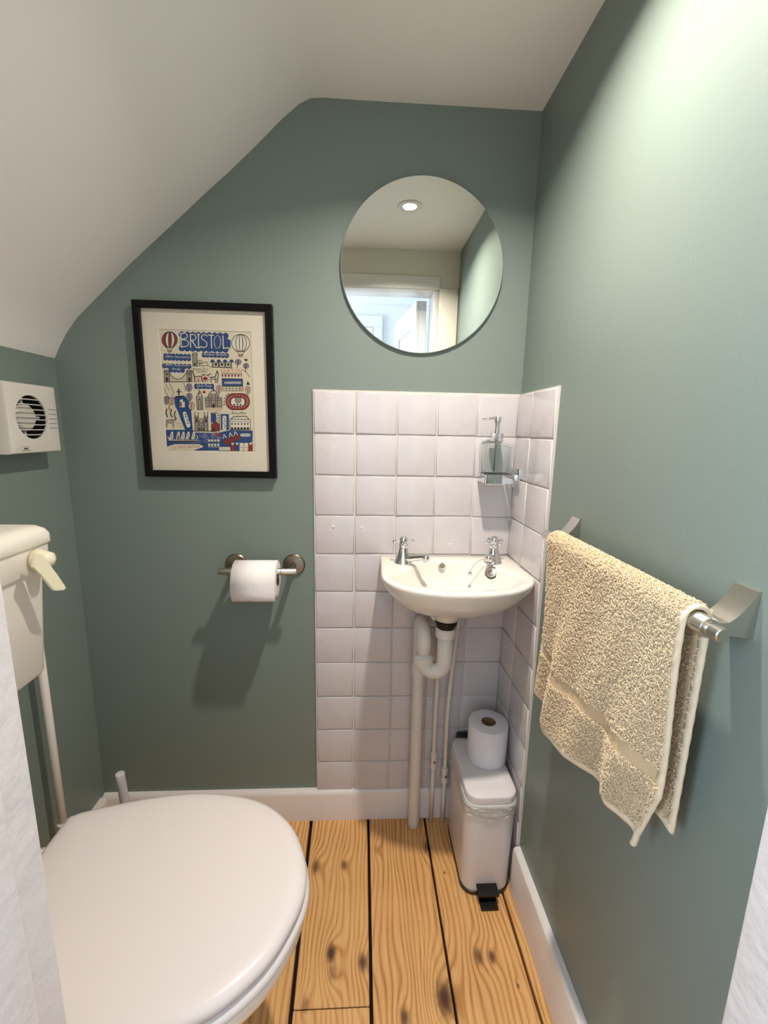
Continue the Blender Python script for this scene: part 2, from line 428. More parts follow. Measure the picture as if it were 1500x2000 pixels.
# ------------------------------------------------------------------ tiles (parts of the walls)
T = 0.108; ZT = 0.0877; TH = 0.0075
obj('grout_bed', bx(-.002, XR - .0005, -.0050, 0.0005, ZT - .001, ZT + 11 * T + .003), 'grout', wall_back)
obj('grout_bed', bx(XR - .0050, XR + .0005, -.2345, -.0055, .002, ZT + 11 * T + .003), 'grout', wall_right)
def tile_mesh(w_, h_, name='tile'):
    b = bmesh.new(); box(b, -w_ / 2, w_ / 2, -TH, 0, -h_ / 2, h_ / 2)
    es = [e for e in b.edges if all(v.co.y < -TH / 2 for v in e.verts)]
    bmesh.ops.bevel(b, geom=es, offset=.0032, segments=2, profile=.6, affect='EDGES')
    bmesh.ops.recalc_face_normals(b, faces=b.faces[:])
    me = bpy.data.meshes.new(name); b.to_mesh(me); b.free(); me.materials.append(M['tile'])
    for p in me.polygons: p.use_smooth = True
    me.set_sharp_from_angle(angle=math.radians(60))
    return me
full = tile_mesh(.1058, .1058)
xc = [0, .1085, .2170, .3215, .4270, .5365]
def put_tile(me, x, z, parent, rz=0.0, right=False, jit=True):
    o = bpy.data.objects.new('tile', me); C.objects.link(o); o.parent = parent
    j = lambda s: random.uniform(-s, s) * 1.8 if jit else 0
    if right: o.location = (XR - .0006 - abs(j(.0006)), x, z + j(.0006)); o.rotation_euler = (j(.004), j(.004), PI / 2 * -1 + j(.006))
    else: o.location = (x + j(.0006), -.0006 - abs(j(.0006)), z + j(.0006)); o.rotation_euler = (j(.005), j(.004), j(.006))
    return o
cache = {}
def tm(w_, h_):
    k = (round(w_, 4), round(h_, 4))
    if k not in cache: cache[k] = tile_mesh(*k)
    return cache[k]
for r_ in range(11):
    for c_ in range(5):
        wd = xc[c_ + 1] - xc[c_] - .0024 - (.0022 if c_ == 0 else 0)
        put_tile(tm(wd, .1056), (xc[c_] + xc[c_ + 1]) / 2 - (.0010 if c_ == 0 else 0), ZT + (r_ + .5) * T, wall_back)
for r_ in range(-1, 11):
    z0 = ZT + r_ * T; z1 = z0 + T
    if r_ < 0: z0 = .004
    for (ya, yb) in ((-.0075, -.1065), (-.1065, -.2335)):
        put_tile(tm(abs(yb - ya) - .0024, z1 - z0 - .0024), (ya + yb) / 2, (z0 + z1) / 2, wall_right, right=True)
# small chips and screw plugs on two tiles
for px, py in ((651, 1029), (706, 1030)):
    p = hit(px, py, 1, -.008)
    obj('screw_plug', lathe(bmesh.new(), [(.0042, 0), (.0042, .0012), (.002, .002), (.0003, .0022)], (p.x, -.0078, p.z), (0, -1, 0), 12), 'plastic', wall_back, smooth=True)

# ------------------------------------------------------------------ toilet
def toilet_outline(k=1.0, off=0.0, n=7):
    half = [(-.432, .0), (-.432, .125), (-.424, .143), (-.395, .155), (-.30, .180), (-.192, .190), (-.082, .169), (-.012, .121), (.026, .060), (.040, .0)]
    up = [Vector((x, h, 0)) for x, h in half]
    pts = up + [Vector((x, -h, 0)) for x, h in half[1:-1]][::-1]
    c = catmull(pts, n, closed=True)
    out = []
    for p in c:
        q = Vector((p.x + .195, p.y, 0))
        l = q.length; q = q * ((l + off) / l)
        out.append(Vector((q.x - .195, q.y - .56, 0)))
    return out
def ring(off, z, sx=1.0, sy=1.0, dx=0.0):
    return [Vector(((p.x + .195) * sx - .195 + dx, (p.y + .56) * sy - .56, z)) for p in toilet_outline(off=off)]
toilet = thing('toilet', 'white toilet with its lid closed, in front of the cistern', 'toilet')
bm = bmesh.new()
loft(bm, [ring(-.012, .4225), ring(-.003, .4235), ring(0, .428), ring(0, .434), ring(-.004, .4395), ring(-.012, .4425), ring(-.03, .4440), ring(-.08, .4455), ring(-.14, .4460)])
obj('lid', bm, 'seat', toilet, smooth=True)
bm = bmesh.new()
loft(bm, [ring(-.060, .402), ring(-.002, .402), ring(.003, .4045), ring(.0048, .410), ring(.002, .416), ring(-.006, .420), ring(-.05, .4215), ring(-.06, .420)], False, False)
obj('seat', bm, 'seat', toilet, smooth=True)
bm = bmesh.new()
loft(bm, [ring(-.07, .385), ring(-.03, .398), ring(-.006, .400), ring(-.001, .394), ring(-.003, .372), ring(-.020, .345, .96, .97, -.01), ring(-.035, .30, .88, .88, -.04),
          ring(-.05, .24, .74, .74, -.085), ring(-.055, .18, .66, .64, -.11), ring(-.055, .10, .66, .62, -.115), ring(-.050, .04, .70, .66, -.115), ring(-.046, .004, .73, .69, -.115), ring(-.046, .0005, .73, .69, -.115)], False, True)
obj('pan', bm, 'ceramic', toilet, smooth=True)
for y in (-.485, -.635):
    h = obj('hinge', lathe(bmesh.new(), [(.014, 0), (.014, .016), (.010, .022), (.010, .034), (.001, .036)], (-.438, y, .396), (0, 0, 1), 16), 'seat', toilet, smooth=True)
obj('flush_pipe', tube(bmesh.new(), catmull([(-.545, -.56, .70), (-.545, -.56, .50), (-.54, -.56, .38), (-.50, -.56, .32), (-.42, -.56, .31)], 6), .021, 16), 'plastic', toilet, smooth=True)

# cistern
cis = thing('toilet_cistern', 'off-white plastic cistern with flush lever on the left wall', 'cistern')
Y0, Y1 = -.775, -.348
def ysec(x1, ya, yb, z, r):       # rounded section from the wall out to x1
    pts = rrect((XL + .004 + x1) / 2, (ya + yb) / 2, x1 - XL - .004, yb - ya, r)
    return [Vector((a, b, z)) for a, b in pts]
bm = bmesh.new()
loft(bm, [ysec(-.500, Y0 + .028, Y1 - .014, .700, .012), ysec(-.490, Y0 + .020, Y1 - .004, .704, .014), ysec(-.484, Y0 + .014, Y1 - .002, .712, .016), ysec(-.459, Y0 + .008, Y1 - .008, .921, .016)])
obj('tank', bm, 'cistern', cis, sharp=40)
bm = bmesh.new()
loft(bm, [ysec(-.454, Y0 + .004, Y1 - .003, .918, .012), ysec(-.4525, Y0 + .003, Y1 - .001, .920, .013), ysec(-.450, Y0 + .002, Y1, .967, .013)])
obj('tank_collar', bm, 'cistern', cis, sharp=40)
bm = bmesh.new()
loft(bm, [ysec(-.4475, Y0, Y1 + .002, .9655, .014), ysec(-.446, Y0 - .001, Y1 + .003, .967, .015), ysec(-.446, Y0 - .001, Y1 + .003, .982, .016), ysec(-.449, Y0 + .002, Y1, .991, .02),
          ysec(-.456, Y0 + .010, Y1 - .008, .9975, .022), ysec(-.470, Y0 + .02, Y1 - .02, 1.000, .03)])
obj('tank_lid', bm, 'cistern', cis, sharp=50)
# flush lever: round boss and a flat paddle
lp = hit(70, 1093, 0, -.449)
lev = obj('flush_lever', lathe(bmesh.new(), [(.019, 0), (.0195, .004), (.018, .012), (.015, .020), (.013, .027), (.004, .031), (.0005, .032)], (lp.x, lp.y, lp.z), (1, 0, 0), 20), 'lever', cis, smooth=True)
bm = bmesh.new()
pad = []
for k, (u_, v_) in enumerate(((66, 1080), (80, 1083), (92, 1099), (110, 1123), (126, 1145), (127, 1149), (123, 1153), (105, 1154), (100, 1150), (88, 1134), (76, 1119), (62, 1108))):
    pad.append(hit(u_, v_, 0, lp.x + .026 + .010 * max(0, (u_ - 70) / 57)))
loft(bm, [[q + Vector((.0022, 0, 0)) for q in pad], [q - Vector((.0022, 0, 0)) for q in pad]])
bmesh.ops.bevel(bm, geom=bm.edges[:], offset=.0009, segments=2, affect='EDGES')
obj('paddle', bm, 'lever', lev, sharp=50)

# cistern supply pipe on the left wall
pp = thing('supply_pipe', 'white pipe running down the left wall below the cistern', 'pipe')
obj('pipe', tube(bmesh.new(), [(-.594, -.222, .74), (-.594, -.222, .40), (-.594, -.222, .002)], .0085, 14), 'pipe', pp, smooth=True)
obj('elbow', tube(bmesh.new(), catmull([(-.594, -.225, .735), (-.594, -.232, .748), (-.594, -.26, .752), (-.594, -.338, .752)], 5), .0085, 12), 'pipe', pp, smooth=True)
obj('compression_nut', lathe(bmesh.new(), [(.010, 0), (.0145, .003), (.0145, .014), (.012, .017), (.012, .022), (.0135, .024), (.0135, .032), (.009, .035)], (-.594, -.222, .192), (0, 0, 1), 8), 'pipe', pp, sharp=30)

# toilet brush
tb = thing('toilet_brush', 'toilet brush with pale handle showing above the toilet lid', 'toilet brush')
bt = hit(234, 1511, 1, -.20)
obj('holder', lathe(bmesh.new(), [(.042, .0005), (.046, .004), (.046, .10), (.040, .125), (.034, .128), (.034, .12), (.040, .09), (.040, .01)], (bt.x + .012, bt.y, 0), (0, 0, 1), 24, True, False), 'brush', tb, smooth=True)
obj('handle', tube(bmesh.new(), [(bt.x + .014, bt.y, .03), (bt.x + .010, bt.y, .14), (bt.x + .002, bt.y, bt.z - .03), (bt.x, bt.y, bt.z - .001), (bt.x, bt.y, bt.z)], [.008, .0095, .0105, .0105, .0096], 16), 'brush', tb, sharp=50)
obj('bristles', lathe(bmesh.new(), [(.01, .012), (.033, .02), (.033, .085), (.01, .095)], (bt.x + .012, bt.y, 0), (0, 0, 1), 20), 'brush', tb, smooth=True)

# ------------------------------------------------------------------ extractor fan
fan = thing('extractor_fan', 'square pale extractor fan with round louvred grille on the left wall', 'extractor fan')
fx = -.583; fy0, fy1, fz0, fz1 = -.2385, -.0885, 1.116, 1.262
fc = hit(63, 815, 0, fx); FR = .046
bm = bmesh.new()
# front plate with a round hole
N = 48
outer = []
for i in range(N):
    a = 2 * PI * i / N; c_, s_ = math.cos(a), math.sin(a)
    tx = ((fy1 - fc.y) / c_ if c_ > 0 else (fy0 - fc.y) / c_) if abs(c_) > 1e-6 else 1e9
    tz = ((fz1 - fc.z) / s_ if s_ > 0 else (fz0 - fc.z) / s_) if abs(s_) > 1e-6 else 1e9
    t = min(tx, tz); outer.append((fc.y + c_ * t, fc.z + s_ * t))
for cyy, czz in ((fy0, fz0), (fy0, fz1), (fy1, fz0), (fy1, fz1)):       # snap to corners
    k = min(range(N), key=lambda i: (outer[i][0] - cyy) ** 2 + (outer[i][1] - czz) ** 2); outer[k] = (cyy, czz)
cc = ((fy0 + fy1) / 2, (fz0 + fz1) / 2)
sh = lambda q, d: (q[0] + d * (1 if q[0] < cc[0] else -1) * (1 if min(abs(q[0] - fy0), abs(q[0] - fy1)) < 1e-4 else 0), q[1] + d * (1 if q[1] < cc[1] else -1) * (1 if min(abs(q[1] - fz0), abs(q[1] - fz1)) < 1e-4 else 0))
hole = [(fc.y + math.cos(2 * PI * i / N) * FR, fc.z + math.sin(2 * PI * i / N) * FR) for i in range(N)]
V3 = lambda q, x: Vector((x, q[0], q[1]))
loft(bm, [[V3(q, XL) for q in outer], [V3(q, fx - .006) for q in outer], [V3(sh(q, .002), fx - .001) for q in outer], [V3(sh(q, .005), fx) for q in outer], [V3(q, fx) for q in hole], [V3(q, fx - .03) for q in hole]], False, False)
obj('housing', bm, 'fan', fan, sharp=35)
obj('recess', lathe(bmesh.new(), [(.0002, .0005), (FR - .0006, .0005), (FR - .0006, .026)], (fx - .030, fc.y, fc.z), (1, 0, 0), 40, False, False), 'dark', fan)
obj('motor_hub', lathe(bmesh.new(), [(.029, 0), (.029, .012), (.025, .016), (.001, .017)], (fx - .0265, fc.y, fc.z), (1, 0, 0), 32), 'fan', fan, sharp=40)
for k in range(4):
    a = PI / 2 * k + PI / 2
    dy, dz = math.cos(a), math.sin(a)
    obj('spoke', tube(bmesh.new(), [(fx - .020, fc.y + dy * .028, fc.z + dz * .028), (fx - .020, fc.y + dy * (FR + .001), fc.z + dz * (FR + .001))], .0035, 8), 'fan', fan)
for k in range(8):
    z = fc.z + (k - 3.5) * .0106
    hw = math.sqrt(max(1e-6, (FR + .001) ** 2 - (z - fc.z) ** 2))
    pts = [Vector((fx - .002 + .004 * (1 - (t * t)), fc.y + hw * t, z)) for t in np.linspace(-1, 1, 9)]
    b = bmesh.new()
    loft(b, [[p + Vector((0, 0, .0011)), p + Vector((.0012, 0, 0)), p + Vector((0, 0, -.0011)), p + Vector((-.004, 0, -.0011)), p + Vector((-.004, 0, .0011))] for p in pts])
    obj('slat', b, 'fan', fan)
for k in range(5):                                    # short grooves beside the grille
    z = fc.z + (k - 2.2) * .0103
    obj('groove', bx(fx - .0008, fx + .0002, fc.y + FR + .004, fy1 - .006, z - .0005, z + .0005), 'fan_dark', fan)
bp_ = hit(50, 876, 0, fx)
bd = obj('badge', bx(fx - .001, fx + .0012, bp_.y - .012, bp_.y + .012, bp_.z - .0045, bp_.z + .0045, bev=.0006), 'fan', fan)
for dz, l in ((.0035, .0115), (-.0035, .0115)):
    obj('badge_line', bx(fx + .0011, fx + .0014, bp_.y - l, bp_.y + l, bp_.z + dz - .0004, bp_.z + dz + .0004), 'fan_dark', bd)
obj('badge_print', bx(fx + .0011, fx + .0014, bp_.y - .0065, bp_.y + .0065, bp_.z - .0013, bp_.z + .0013), 'fan_dark', bd)

# ------------------------------------------------------------------ mirror
MT = 0.010
mir = thing('round_mirror', 'round frameless mirror on the green wall above the tiles', 'mirror')
mir.location = (.269, -.011, 1.573); mir.rotation_euler = (MT, 0, 0)
obj('glass', lathe(bmesh.new(), [(.1985, 0), (.1985, .0005)], (0, 0, 0), (0, -1, 0), 96), 'mirror', mir)
obj('glass_edge', lathe(bmesh.new(), [(.1975, -.0055), (.2002, -.005), (.2002, -.0012), (.1986, .0004)], (0, 0, 0), (0, -1, 0), 96, False, False), 'mirror_edge', mir, sharp=40)
obj('backing', lathe(bmesh.new(), [(.17, -.009), (.17, -.001)], (0, 0, 0), (0, -1, 0), 48), 'dark', mir)

# ------------------------------------------------------------------ downlight
dl = thing('downlight', 'lit round downlight in the flat ceiling, seen in the mirror', 'light')
dl.location = LAMP
obj('bezel', lathe(bmesh.new(), [(.0268, .004), (.0272, -.001), (.031, -.004), (.040, -.004), (.0425, -.002), (.043, .001)], (0, 0, 0), (0, 0, 1), 40, False, False), 'gloss_white', dl, smooth=True)
obj('lens', lathe(bmesh.new(), [(.0268, .003), (.0266, .0015), (.015, .0005), (.001, 0.0)], (0, 0, 0), (0, 0, 1), 32), 'bulb', dl, smooth=True)

# ------------------------------------------------------------------ toilet roll holder and roll
BZ, BY = .8195, -.086
th = thing('toilet_roll_holder', 'brushed steel toilet roll holder on the green wall', 'holder')
for fxx in (-.214, -.058):
    f = obj('flange', lathe(bmesh.new(), [(.0285, 0), (.030, .0015), (.030, .004), (.027, .0075), (.015, .0095), (.0095, .011)], (fxx, 0, .812), (0, -1, 0), 32), 'steel_dark', th, sharp=35)
    obj('arm', tube(bmesh.new(), [(fxx, -.008, .812), (fxx, -.05, .814), (fxx, BY + .004, BZ - .001), (fxx, BY, BZ)], .0075, 14), 'steel_dark', f, smooth=True)
obj('bar', lathe(bmesh.new(), [(.0075, 0), (.0082, .001), (.0082, .196), (.0075, .197)], (-.236, BY, BZ), (1, 0, 0), 20), 'steel', th, sharp=40)
obj('bar_joint', lathe(bmesh.new(), [(.0086, 0), (.0086, .0012)], (-.078, BY, BZ), (1, 0, 0), 20), 'dark', th)

def paper_roll(name, label, center, axis, r, ri, L_, matname, group, sheet=False):
    t = thing(name, label, 'toilet roll', group)
    ax = Vector(axis)
    base = Vector(center) - ax * (L_ / 2)
    bm_ = bmesh.new()
    lathe(bm_, [(ri, 0), (r - .003, 0), (r - .0008, .0008), (r, .003), (r, L_ - .003), (r - .0008, L_ - .0008), (r - .003, L_), (ri, L_), (ri, 0)], base, axis, 48, False, False)
    obj('paper', bm_, matname, t, sharp=45)
    b2 = bmesh.new()
    lathe(b2, [(ri + .0004, .0005), (ri + .0004, L_ - .0005), (ri - .001, L_ - .0005), (ri - .001, .0005), (ri + .0004, .0005)], base, axis, 32, False, False)
    obj('cardboard_core', b2, 'card', t, smooth=True)
    return t
RR = .046; rc = (-.1405, BY, BZ - .0082 - .011)
roll1 = paper_roll('toilet_roll', 'started toilet roll hanging on the steel wall holder', rc, (1, 0, 0), RR, .0205, .108, 'tissue', 'toilet rolls')
bm = bmesh.new()
sh_ = [Vector((0, rc[1] + (RR + .0006) * math.cos(a), rc[2] + (RR + .0006) * math.sin(a))) for a in np.linspace(math.radians(60), math.radians(180), 16)]
sh_ += [Vector((0, rc[1] - RR - .001 + .0005 * k, rc[2] - .010 * k)) for k in range(1, 4)] + [Vector((0, rc[1] - RR + .004, rc[2] - .040)), Vector((0, rc[1] - RR + .010, rc[2] - .047))]
loft(bm, [[Vector((rc[0] - .054 + .001, p.y, p.z)) for p in sh_], [Vector((rc[0], p.y - .0006, p.z)) for p in sh_], [Vector((rc[0] + .0545, p.y, p.z)) for p in sh_]], False, False, close=False)
o = obj('loose_sheet', bm, 'tissue', roll1, smooth=True)
sd = o.modifiers.new('thick', 'SOLIDIFY'); sd.thickness = .0008; sd.offset = 1

# ------------------------------------------------------------------ wash basin
bas = thing('wash_basin', 'small white ceramic hand basin on the tiled wall', 'basin')
BCX = .3555
def basin_half(pts):
    c = [Vector((x, y, 0)) for x, y in pts]
    full_ = c + [Vector((2 * BCX - p.x, p.y, 0)) for p in c[::-1] if abs(p.x - BCX) > 1e-6]
    return full_
def resample(poly, n):
    P = poly + [poly[0]]; d = [0]
    for a, b in zip(P, P[1:]): d.append(d[-1] + (b - a).length)
    out = []
    for i in range(n):
        t = d[-1] * i / n
        k = max(j for j in range(len(d)) if d[j] <= t + 1e-9); k = min(k, len(P) - 2)
        f = (t - d[k]) / max(1e-9, d[k + 1] - d[k]); out.append(P[k].lerp(P[k + 1], f))
    return out
NB = 96
# half outlines run from the middle of the back, round the left, to the middle of the front
out_h = [(BCX, -.0085), (.26, -.0085), (.186, -.0085), (.1795, -.015), (.178, -.05), (.1755, -.12), (.174, -.170), (.176, -.195), (.184, -.220), (.199, -.245), (.225, -.270), (.262, -.289), (.31, -.301), (BCX, -.304)]
in_h = [(BCX, -.060), (.315, -.061), (.282, -.070), (.262, -.095), (.247, -.120), (.222, -.140), (.205, -.165), (.203, -.19), (.212, -.214), (.232, -.238), (.265, -.258), (.31, -.271), (BCX, -.275)]
def outl(h):
    c = catmull([Vector((x, y, 0)) for x, y in h], 6)
    return c
def ang_resample(h, n):
    """closed outline, point i of n at matching arc fraction of the half curve"""
    half = outl(h); d = [0]
    for a, b in zip(half, half[1:]): d.append(d[-1] + (b - a).length)
    left = []
    for i in range(n // 2 + 1):
        t = d[-1] * i / (n // 2); k = max(j for j in range(len(d)) if d[j] <= t + 1e-9); k = min(k, len(half) - 2)
        left.append(half[k].lerp(half[k + 1], (t - d[k]) / max(1e-9, d[k + 1] - d[k])))
    return left + [Vector((2 * BCX - p.x, p.y, 0)) for p in left[1:-1][::-1]]
O = ang_resample(out_h, NB); I = ang_resample(in_h, NB)
DR = Vector((.343, -.137, 0))          # drain
def mixr(A, B, f, z, zf=None):
    return [Vector((a.x + (b.x - a.x) * f, a.y + (b.y - a.y) * f, z)) for a, b in zip(A, B)]
ctr = [DR] * NB
ZR = .842
def shrink(A, f, z, c=DR, ymax=None):
    r_ = []
    for a in A:
        p = Vector((c.x + (a.x - c.x) * f, c.y + (a.y - c.y) * f, z))
        r_.append(p)
    return r_
def under(f, z):                 # underside: back edge stays at the wall
    r_ = []
    for a in O:
        p = Vector((DR.x + (a.x - DR.x) * f, DR.y + (a.y - DR.y) * f, z))
        back = max(0, (a.y + .10) / .0915)
        p.y += (a.y - p.y) * min(1, back) * .85
        r_.append(p)
    return r_
circ = lambda r_, z: [Vector((DR.x + r_ * math.sin(-2 * PI * i / NB), DR.y + r_ * math.cos(2 * PI * i / NB), z)) for i in range(NB)]
def blend(A, B, f, z): return [Vector((a.x + (b.x - a.x) * f, a.y + (b.y - a.y) * f, z)) for a, b in zip(A, B)]
c30 = circ(.030, 0)
rings = [circ(.026, .712), circ(.031, .714), circ(.033, .726), blend(under(.40, 0), circ(.034, 0), .6, .744), under(.50, .752), under(.66, .764), under(.80, .782), under(.895, .800), under(.955, .8155),
         under(.988, .8265), under(.999, .8335), under(1.0, .8380), shrink(O, .992, .8415), shrink(O, .97, ZR + .0008),
         blend(O, I, .5, ZR), blend(O, I, .85, ZR - .0005), blend(O, I, 1.0, ZR - .003), blend(I, c30, .05, ZR - .010), blend(I, c30, .12, .822), blend(I, c30, .22, .806), blend(I, c30, .38, .792),
         blend(I, c30, .60, .7825), blend(I, c30, .82, .777), circ(.030, .775), circ(.024, .772), circ(.022, .764)]
bm = bmesh.new(); loft(bm, rings, False, True)
obj('bowl', bm, 'ceramic', bas, smooth=True)
# overflow hole: chrome ring and dark slot, set on the back slope of the bowl
ofp = hit(863, 1106, 1, -.068); on = Vector((0, -.86, .50))
ov = obj('overflow', lathe(bmesh.new(), [(.0082, -.003), (.0095, .0003), (.0095, .0016), (.0075, .0022), (.007, .001)], ofp, on, 20, False, False), 'steel', bas, smooth=True)
obj('overflow_hole', lathe(bmesh.new(), [(.0075, -.001), (.0075, .0008)], ofp, on, 20), 'steel_dark', ov)
obj('drain', lathe(bmesh.new(), [(.0235, .0), (.0235, .003), (.018, .0035), (.016, .001)], (DR.x, DR.y, .7735), (0, 0, 1), 24), 'chrome', bas, smooth=True)

def make_tap(pos, tip, rot):
    t = empty('tap'); t.parent = bas; t.location = pos
    P = Vector((0, 0, 0)); tip = Vector(tip) - Vector(pos)
    obj('tap_body', lathe(bmesh.new(), [(.0225, -.002), (.0235, 0), (.0235, .003), (.0215, .006), (.0195, .012), (.0165, .020), (.0135, .030), (.0115, .040), (.0108, .044), (.0125, .046), (.0125, .049), (.009, .0515), (.0085, .058)], P, (0, 0, 1), 28), 'chrome', t, smooth=True)
    d2 = Vector((tip.x, tip.y, 0)).normalized(); z0 = .0155
    path = [Vector((0, 0, z0)), d2 * .022 + Vector((0, 0, z0 + .001)), Vector((tip.x, tip.y, 0)) * .62 + Vector((0, 0, z0 + .007)), Vector((tip.x, tip.y, 0)) * .92 + Vector((0, 0, z0 + .013)), Vector((tip.x, tip.y, z0 + .0125)), Vector((tip.x, tip.y, z0 + .004))]
    obj('spout', tube(bmesh.new(), catmull(path, 5), [.0098] * 6 + [.0088] * 7 + [.0084] * 6 + [.0092] * 6 + [.0086], 16), 'chrome', t, smooth=True)
    obj('aerator', lathe(bmesh.new(), [(.0075, 0), (.0068, .002)], Vector((tip.x, tip.y, z0 + .0028)), (0, 0, 1), 16), 'dark', t)
    h = obj('cross_handle', lathe(bmesh.new(), [(.0085, .050), (.0105, .053), (.0105, .061), (.0095, .064), (.0095, .067), (.007, .0695), (.0005, .071)], P, (0, 0, 1), 24), 'chrome', t, smooth=True)
    for k in range(4):
        a = rot + k * PI / 2; dv = Vector((math.cos(a), math.sin(a), 0))
        b = bmesh.new()
        lathe(b, [(.0042, .008), (.0030, .013), (.0028, .018), (.0046, .0205), (.0052, .0235), (.0044, .0265), (.002, .0283), (.0003, .0286)], Vector((0, 0, .057)), dv, 14)
        obj('spoke', b, 'chrome', h, smooth=True)
    return t
make_tap((.2345, -.078, ZR), (.286, -.128, ZR), .05)
make_tap((.4725, -.074, ZR), (.4455, -.124, ZR), .35)
# plug on its chain
pc = hit(961, 1119, 0, .459)
chain_pts = catmull([hit(946, 1092, 1, -.10), hit(936, 1095, 1, -.105), hit(926, 1103, 1, -.11), hit(919, 1114, 1, -.115), hit(918, 1120, 1, -.118)], 8)
pl = empty('plug'); pl.parent = bas
b = bmesh.new()
for p in chain_pts[::2]:
    bmesh.ops.create_icosphere(b, subdivisions=1, radius=.0014, matrix=Matrix.Translation(p))
tube(b, chain_pts, .0006, 6)
obj('chain', b, 'chrome', pl, smooth=True)
e_ = chain_pts[-1]
obj('chain_end', lathe(bmesh.new(), [(.002, -.006), (.0045, -.004), (.0055, 0), (.0045, .003), (.002, .005)], e_, (0, 0, 1), 14), 'chrome', pl, smooth=True)
pn = Vector((-.45, -.62, .62)).normalized()
obj('plug_rubber', lathe(bmesh.new(), [(.0135, -.007), (.0150, -.002), (.0162, 0), (.0162, .002), (.0135, .0035)], pc, pn, 24), 'rubber', pl, smooth=True)
obj('plug_cap', lathe(bmesh.new(), [(.0138, .002), (.0138, .004), (.012, .0056), (.004, .006), (.0003, .006)], pc, pn, 24), 'steel', pl, smooth=True)

# ------------------------------------------------------------------ basin waste trap and pipes
tr = thing('waste_pipe', 'white plastic trap and waste pipe under the basin', 'pipe')
OX, OY = .3485, -.150
# outlet sits under the drain, slightly behind the front of the bowl
obj('waste_washer', lathe(bmesh.new(), [(.0225, -.020), (.0245, -.012), (.0275, -.010), (.0285, 0), (.022, .003)], (DR.x, DR.y, .709), (0, 0, 1), 28), 'rubber', tr, sharp=40)
obj('trap_nut', lathe(bmesh.new(), [(.0225, 0), (.026, .002), (.026, .022), (.0235, .026)], (DR.x, DR.y, .664), (0, 0, 1), 20), 'plastic', tr, sharp=25)
TX = DR.x - .053
ub = [(DR.x, DR.y, .668), (DR.x, DR.y, .620), (DR.x, DR.y, .600)]
arc = [(DR.x - .026 + .026 * math.cos(a), DR.y + .010 * (1 - math.cos(a)) / 2, .596 + .026 * math.sin(a) * 1.15) for a in np.linspace(0, -PI, 14)]
obj('trap_bend', tube(bmesh.new(), ub + arc + [(TX, DR.y + .010, .612)], .0205, 20), 'plastic', tr, smooth=True)
obj('trap_nut', lathe(bmesh.new(), [(.0215, 0), (.0255, .002), (.0255, .022), (.0225, .024)], (TX, DR.y + .010, .584), (0, 0, 1), 20), 'plastic', tr, sharp=25)
back = [(TX, DR.y + .010, .600), (TX, DR.y + .010, .640)]
ya, yb = DR.y + .010, -.043
arc2 = [(TX + (.291 - TX) * (1 - math.cos(a)) / 2, (ya + yb) / 2 - (yb - ya) / 2 * math.cos(a), .645 + .029 * math.sin(a)) for a in np.linspace(0, PI, 16)]
obj('trap_arm', tube(bmesh.new(), back + arc2 + [(.291, -.043, .62), (.291, -.043, .52)], .0185, 20), 'plastic', tr, smooth=True)
obj('pipe_socket', lathe(bmesh.new(), [(.0175, 0), (.0205, .003), (.0205, .034), (.0185, .038)], (.291, -.043, .502), (0, 0, 1), 24), 'plastic', tr, sharp=40)
obj('waste_stack', tube(bmesh.new(), [(.291, -.043, .52), (.2915, -.043, .25), (.292, -.043, .02), (.292, -.043, .004), (.292, -.043, .0005)], [.0165, .0165, .0165, .0165, .014], 24), 'pipe', tr, sharp=50)
obj('overflow_pipe', tube(bmesh.new(), catmull([(.292, -.06, .775), (.293, -.075, .755), (.302, -.105, .728), (.318, -.128, .708)], 5), .008, 12), 'plastic', tr, smooth=True)

def supply(x, ztop, zv, label, tx):
    t = thing('supply_pipe', label, 'pipe', 'basin supply pipes')
    obj('pipe', tube(bmesh.new(), [(x, -.031, .001), (x, -.031, zv)], .0062, 14), 'pipe', t, smooth=True)
    obj('pipe', tube(bmesh.new(), catmull([(x, -.031, zv + .02), (x, -.031, .40), (tx, -.033, ztop - .10), (tx, -.045, ztop)], 6), .0062, 14), 'pipe', t, smooth=True)
    v = obj('isolating_valve', lathe(bmesh.new(), [(.0065, -.012), (.0105, -.010), (.0105, .004), (.0085, .006), (.0085, .022), (.0105, .024), (.0105, .040), (.0065, .042)], (x, -.031, zv), (0, 0, 1), 8), 'pipe', t, sharp=25)
    obj('valve_screw', lathe(bmesh.new(), [(.0035, 0), (.0035, .0025), (.0015, .003)], (x + .001, -.0395, zv + .014), (0, -1, 0), 10), 'steel_dark', v)
    return t
supply(.3475, .790, .200, 'thin white supply pipe nearest the waste pipe, under the basin', .352)
supply(.3835, .790, .150, 'thin white supply pipe nearest the pedal bin, under the basin', .402)

# ------------------------------------------------------------------ soap dispenser and its bracket
SX, SY = .4715, -.046
hb = thing('soap_bracket', 'square chrome soap bracket on the tiled corner', 'bracket')
obj('wall_plate', bx(XR - .0145, XR - .0078, -.0680, -.0120, 1.036, 1.088, bev=.0012), 'chrome', hb, sharp=30)
obj('arm', bx(.508, XR - .013, -.052, -.034, 1.053, 1.072, bev=.0008), 'chrome', hb, sharp=30)
bm = bmesh.new()
o1 = rrect(SX + .002, SY, .076, .068, .004); i1 = rrect(SX + .002, SY, .071, .063, .003)
loft(bm, [[Vector((*p, 1.052)) for p in o1], [Vector((*p, 1.074)) for p in o1], [Vector((*p, 1.074)) for p in i1], [Vector((*p, 1.052)) for p in i1], [Vector((*p, 1.052)) for p in o1]], False, False)
obj('ring', bm, 'chrome', hb, sharp=30)
obj('ring_base', bx(SX - .030, SX + .034, SY - .030, SY + .030, 1.0505, 1.0525), 'chrome', hb)
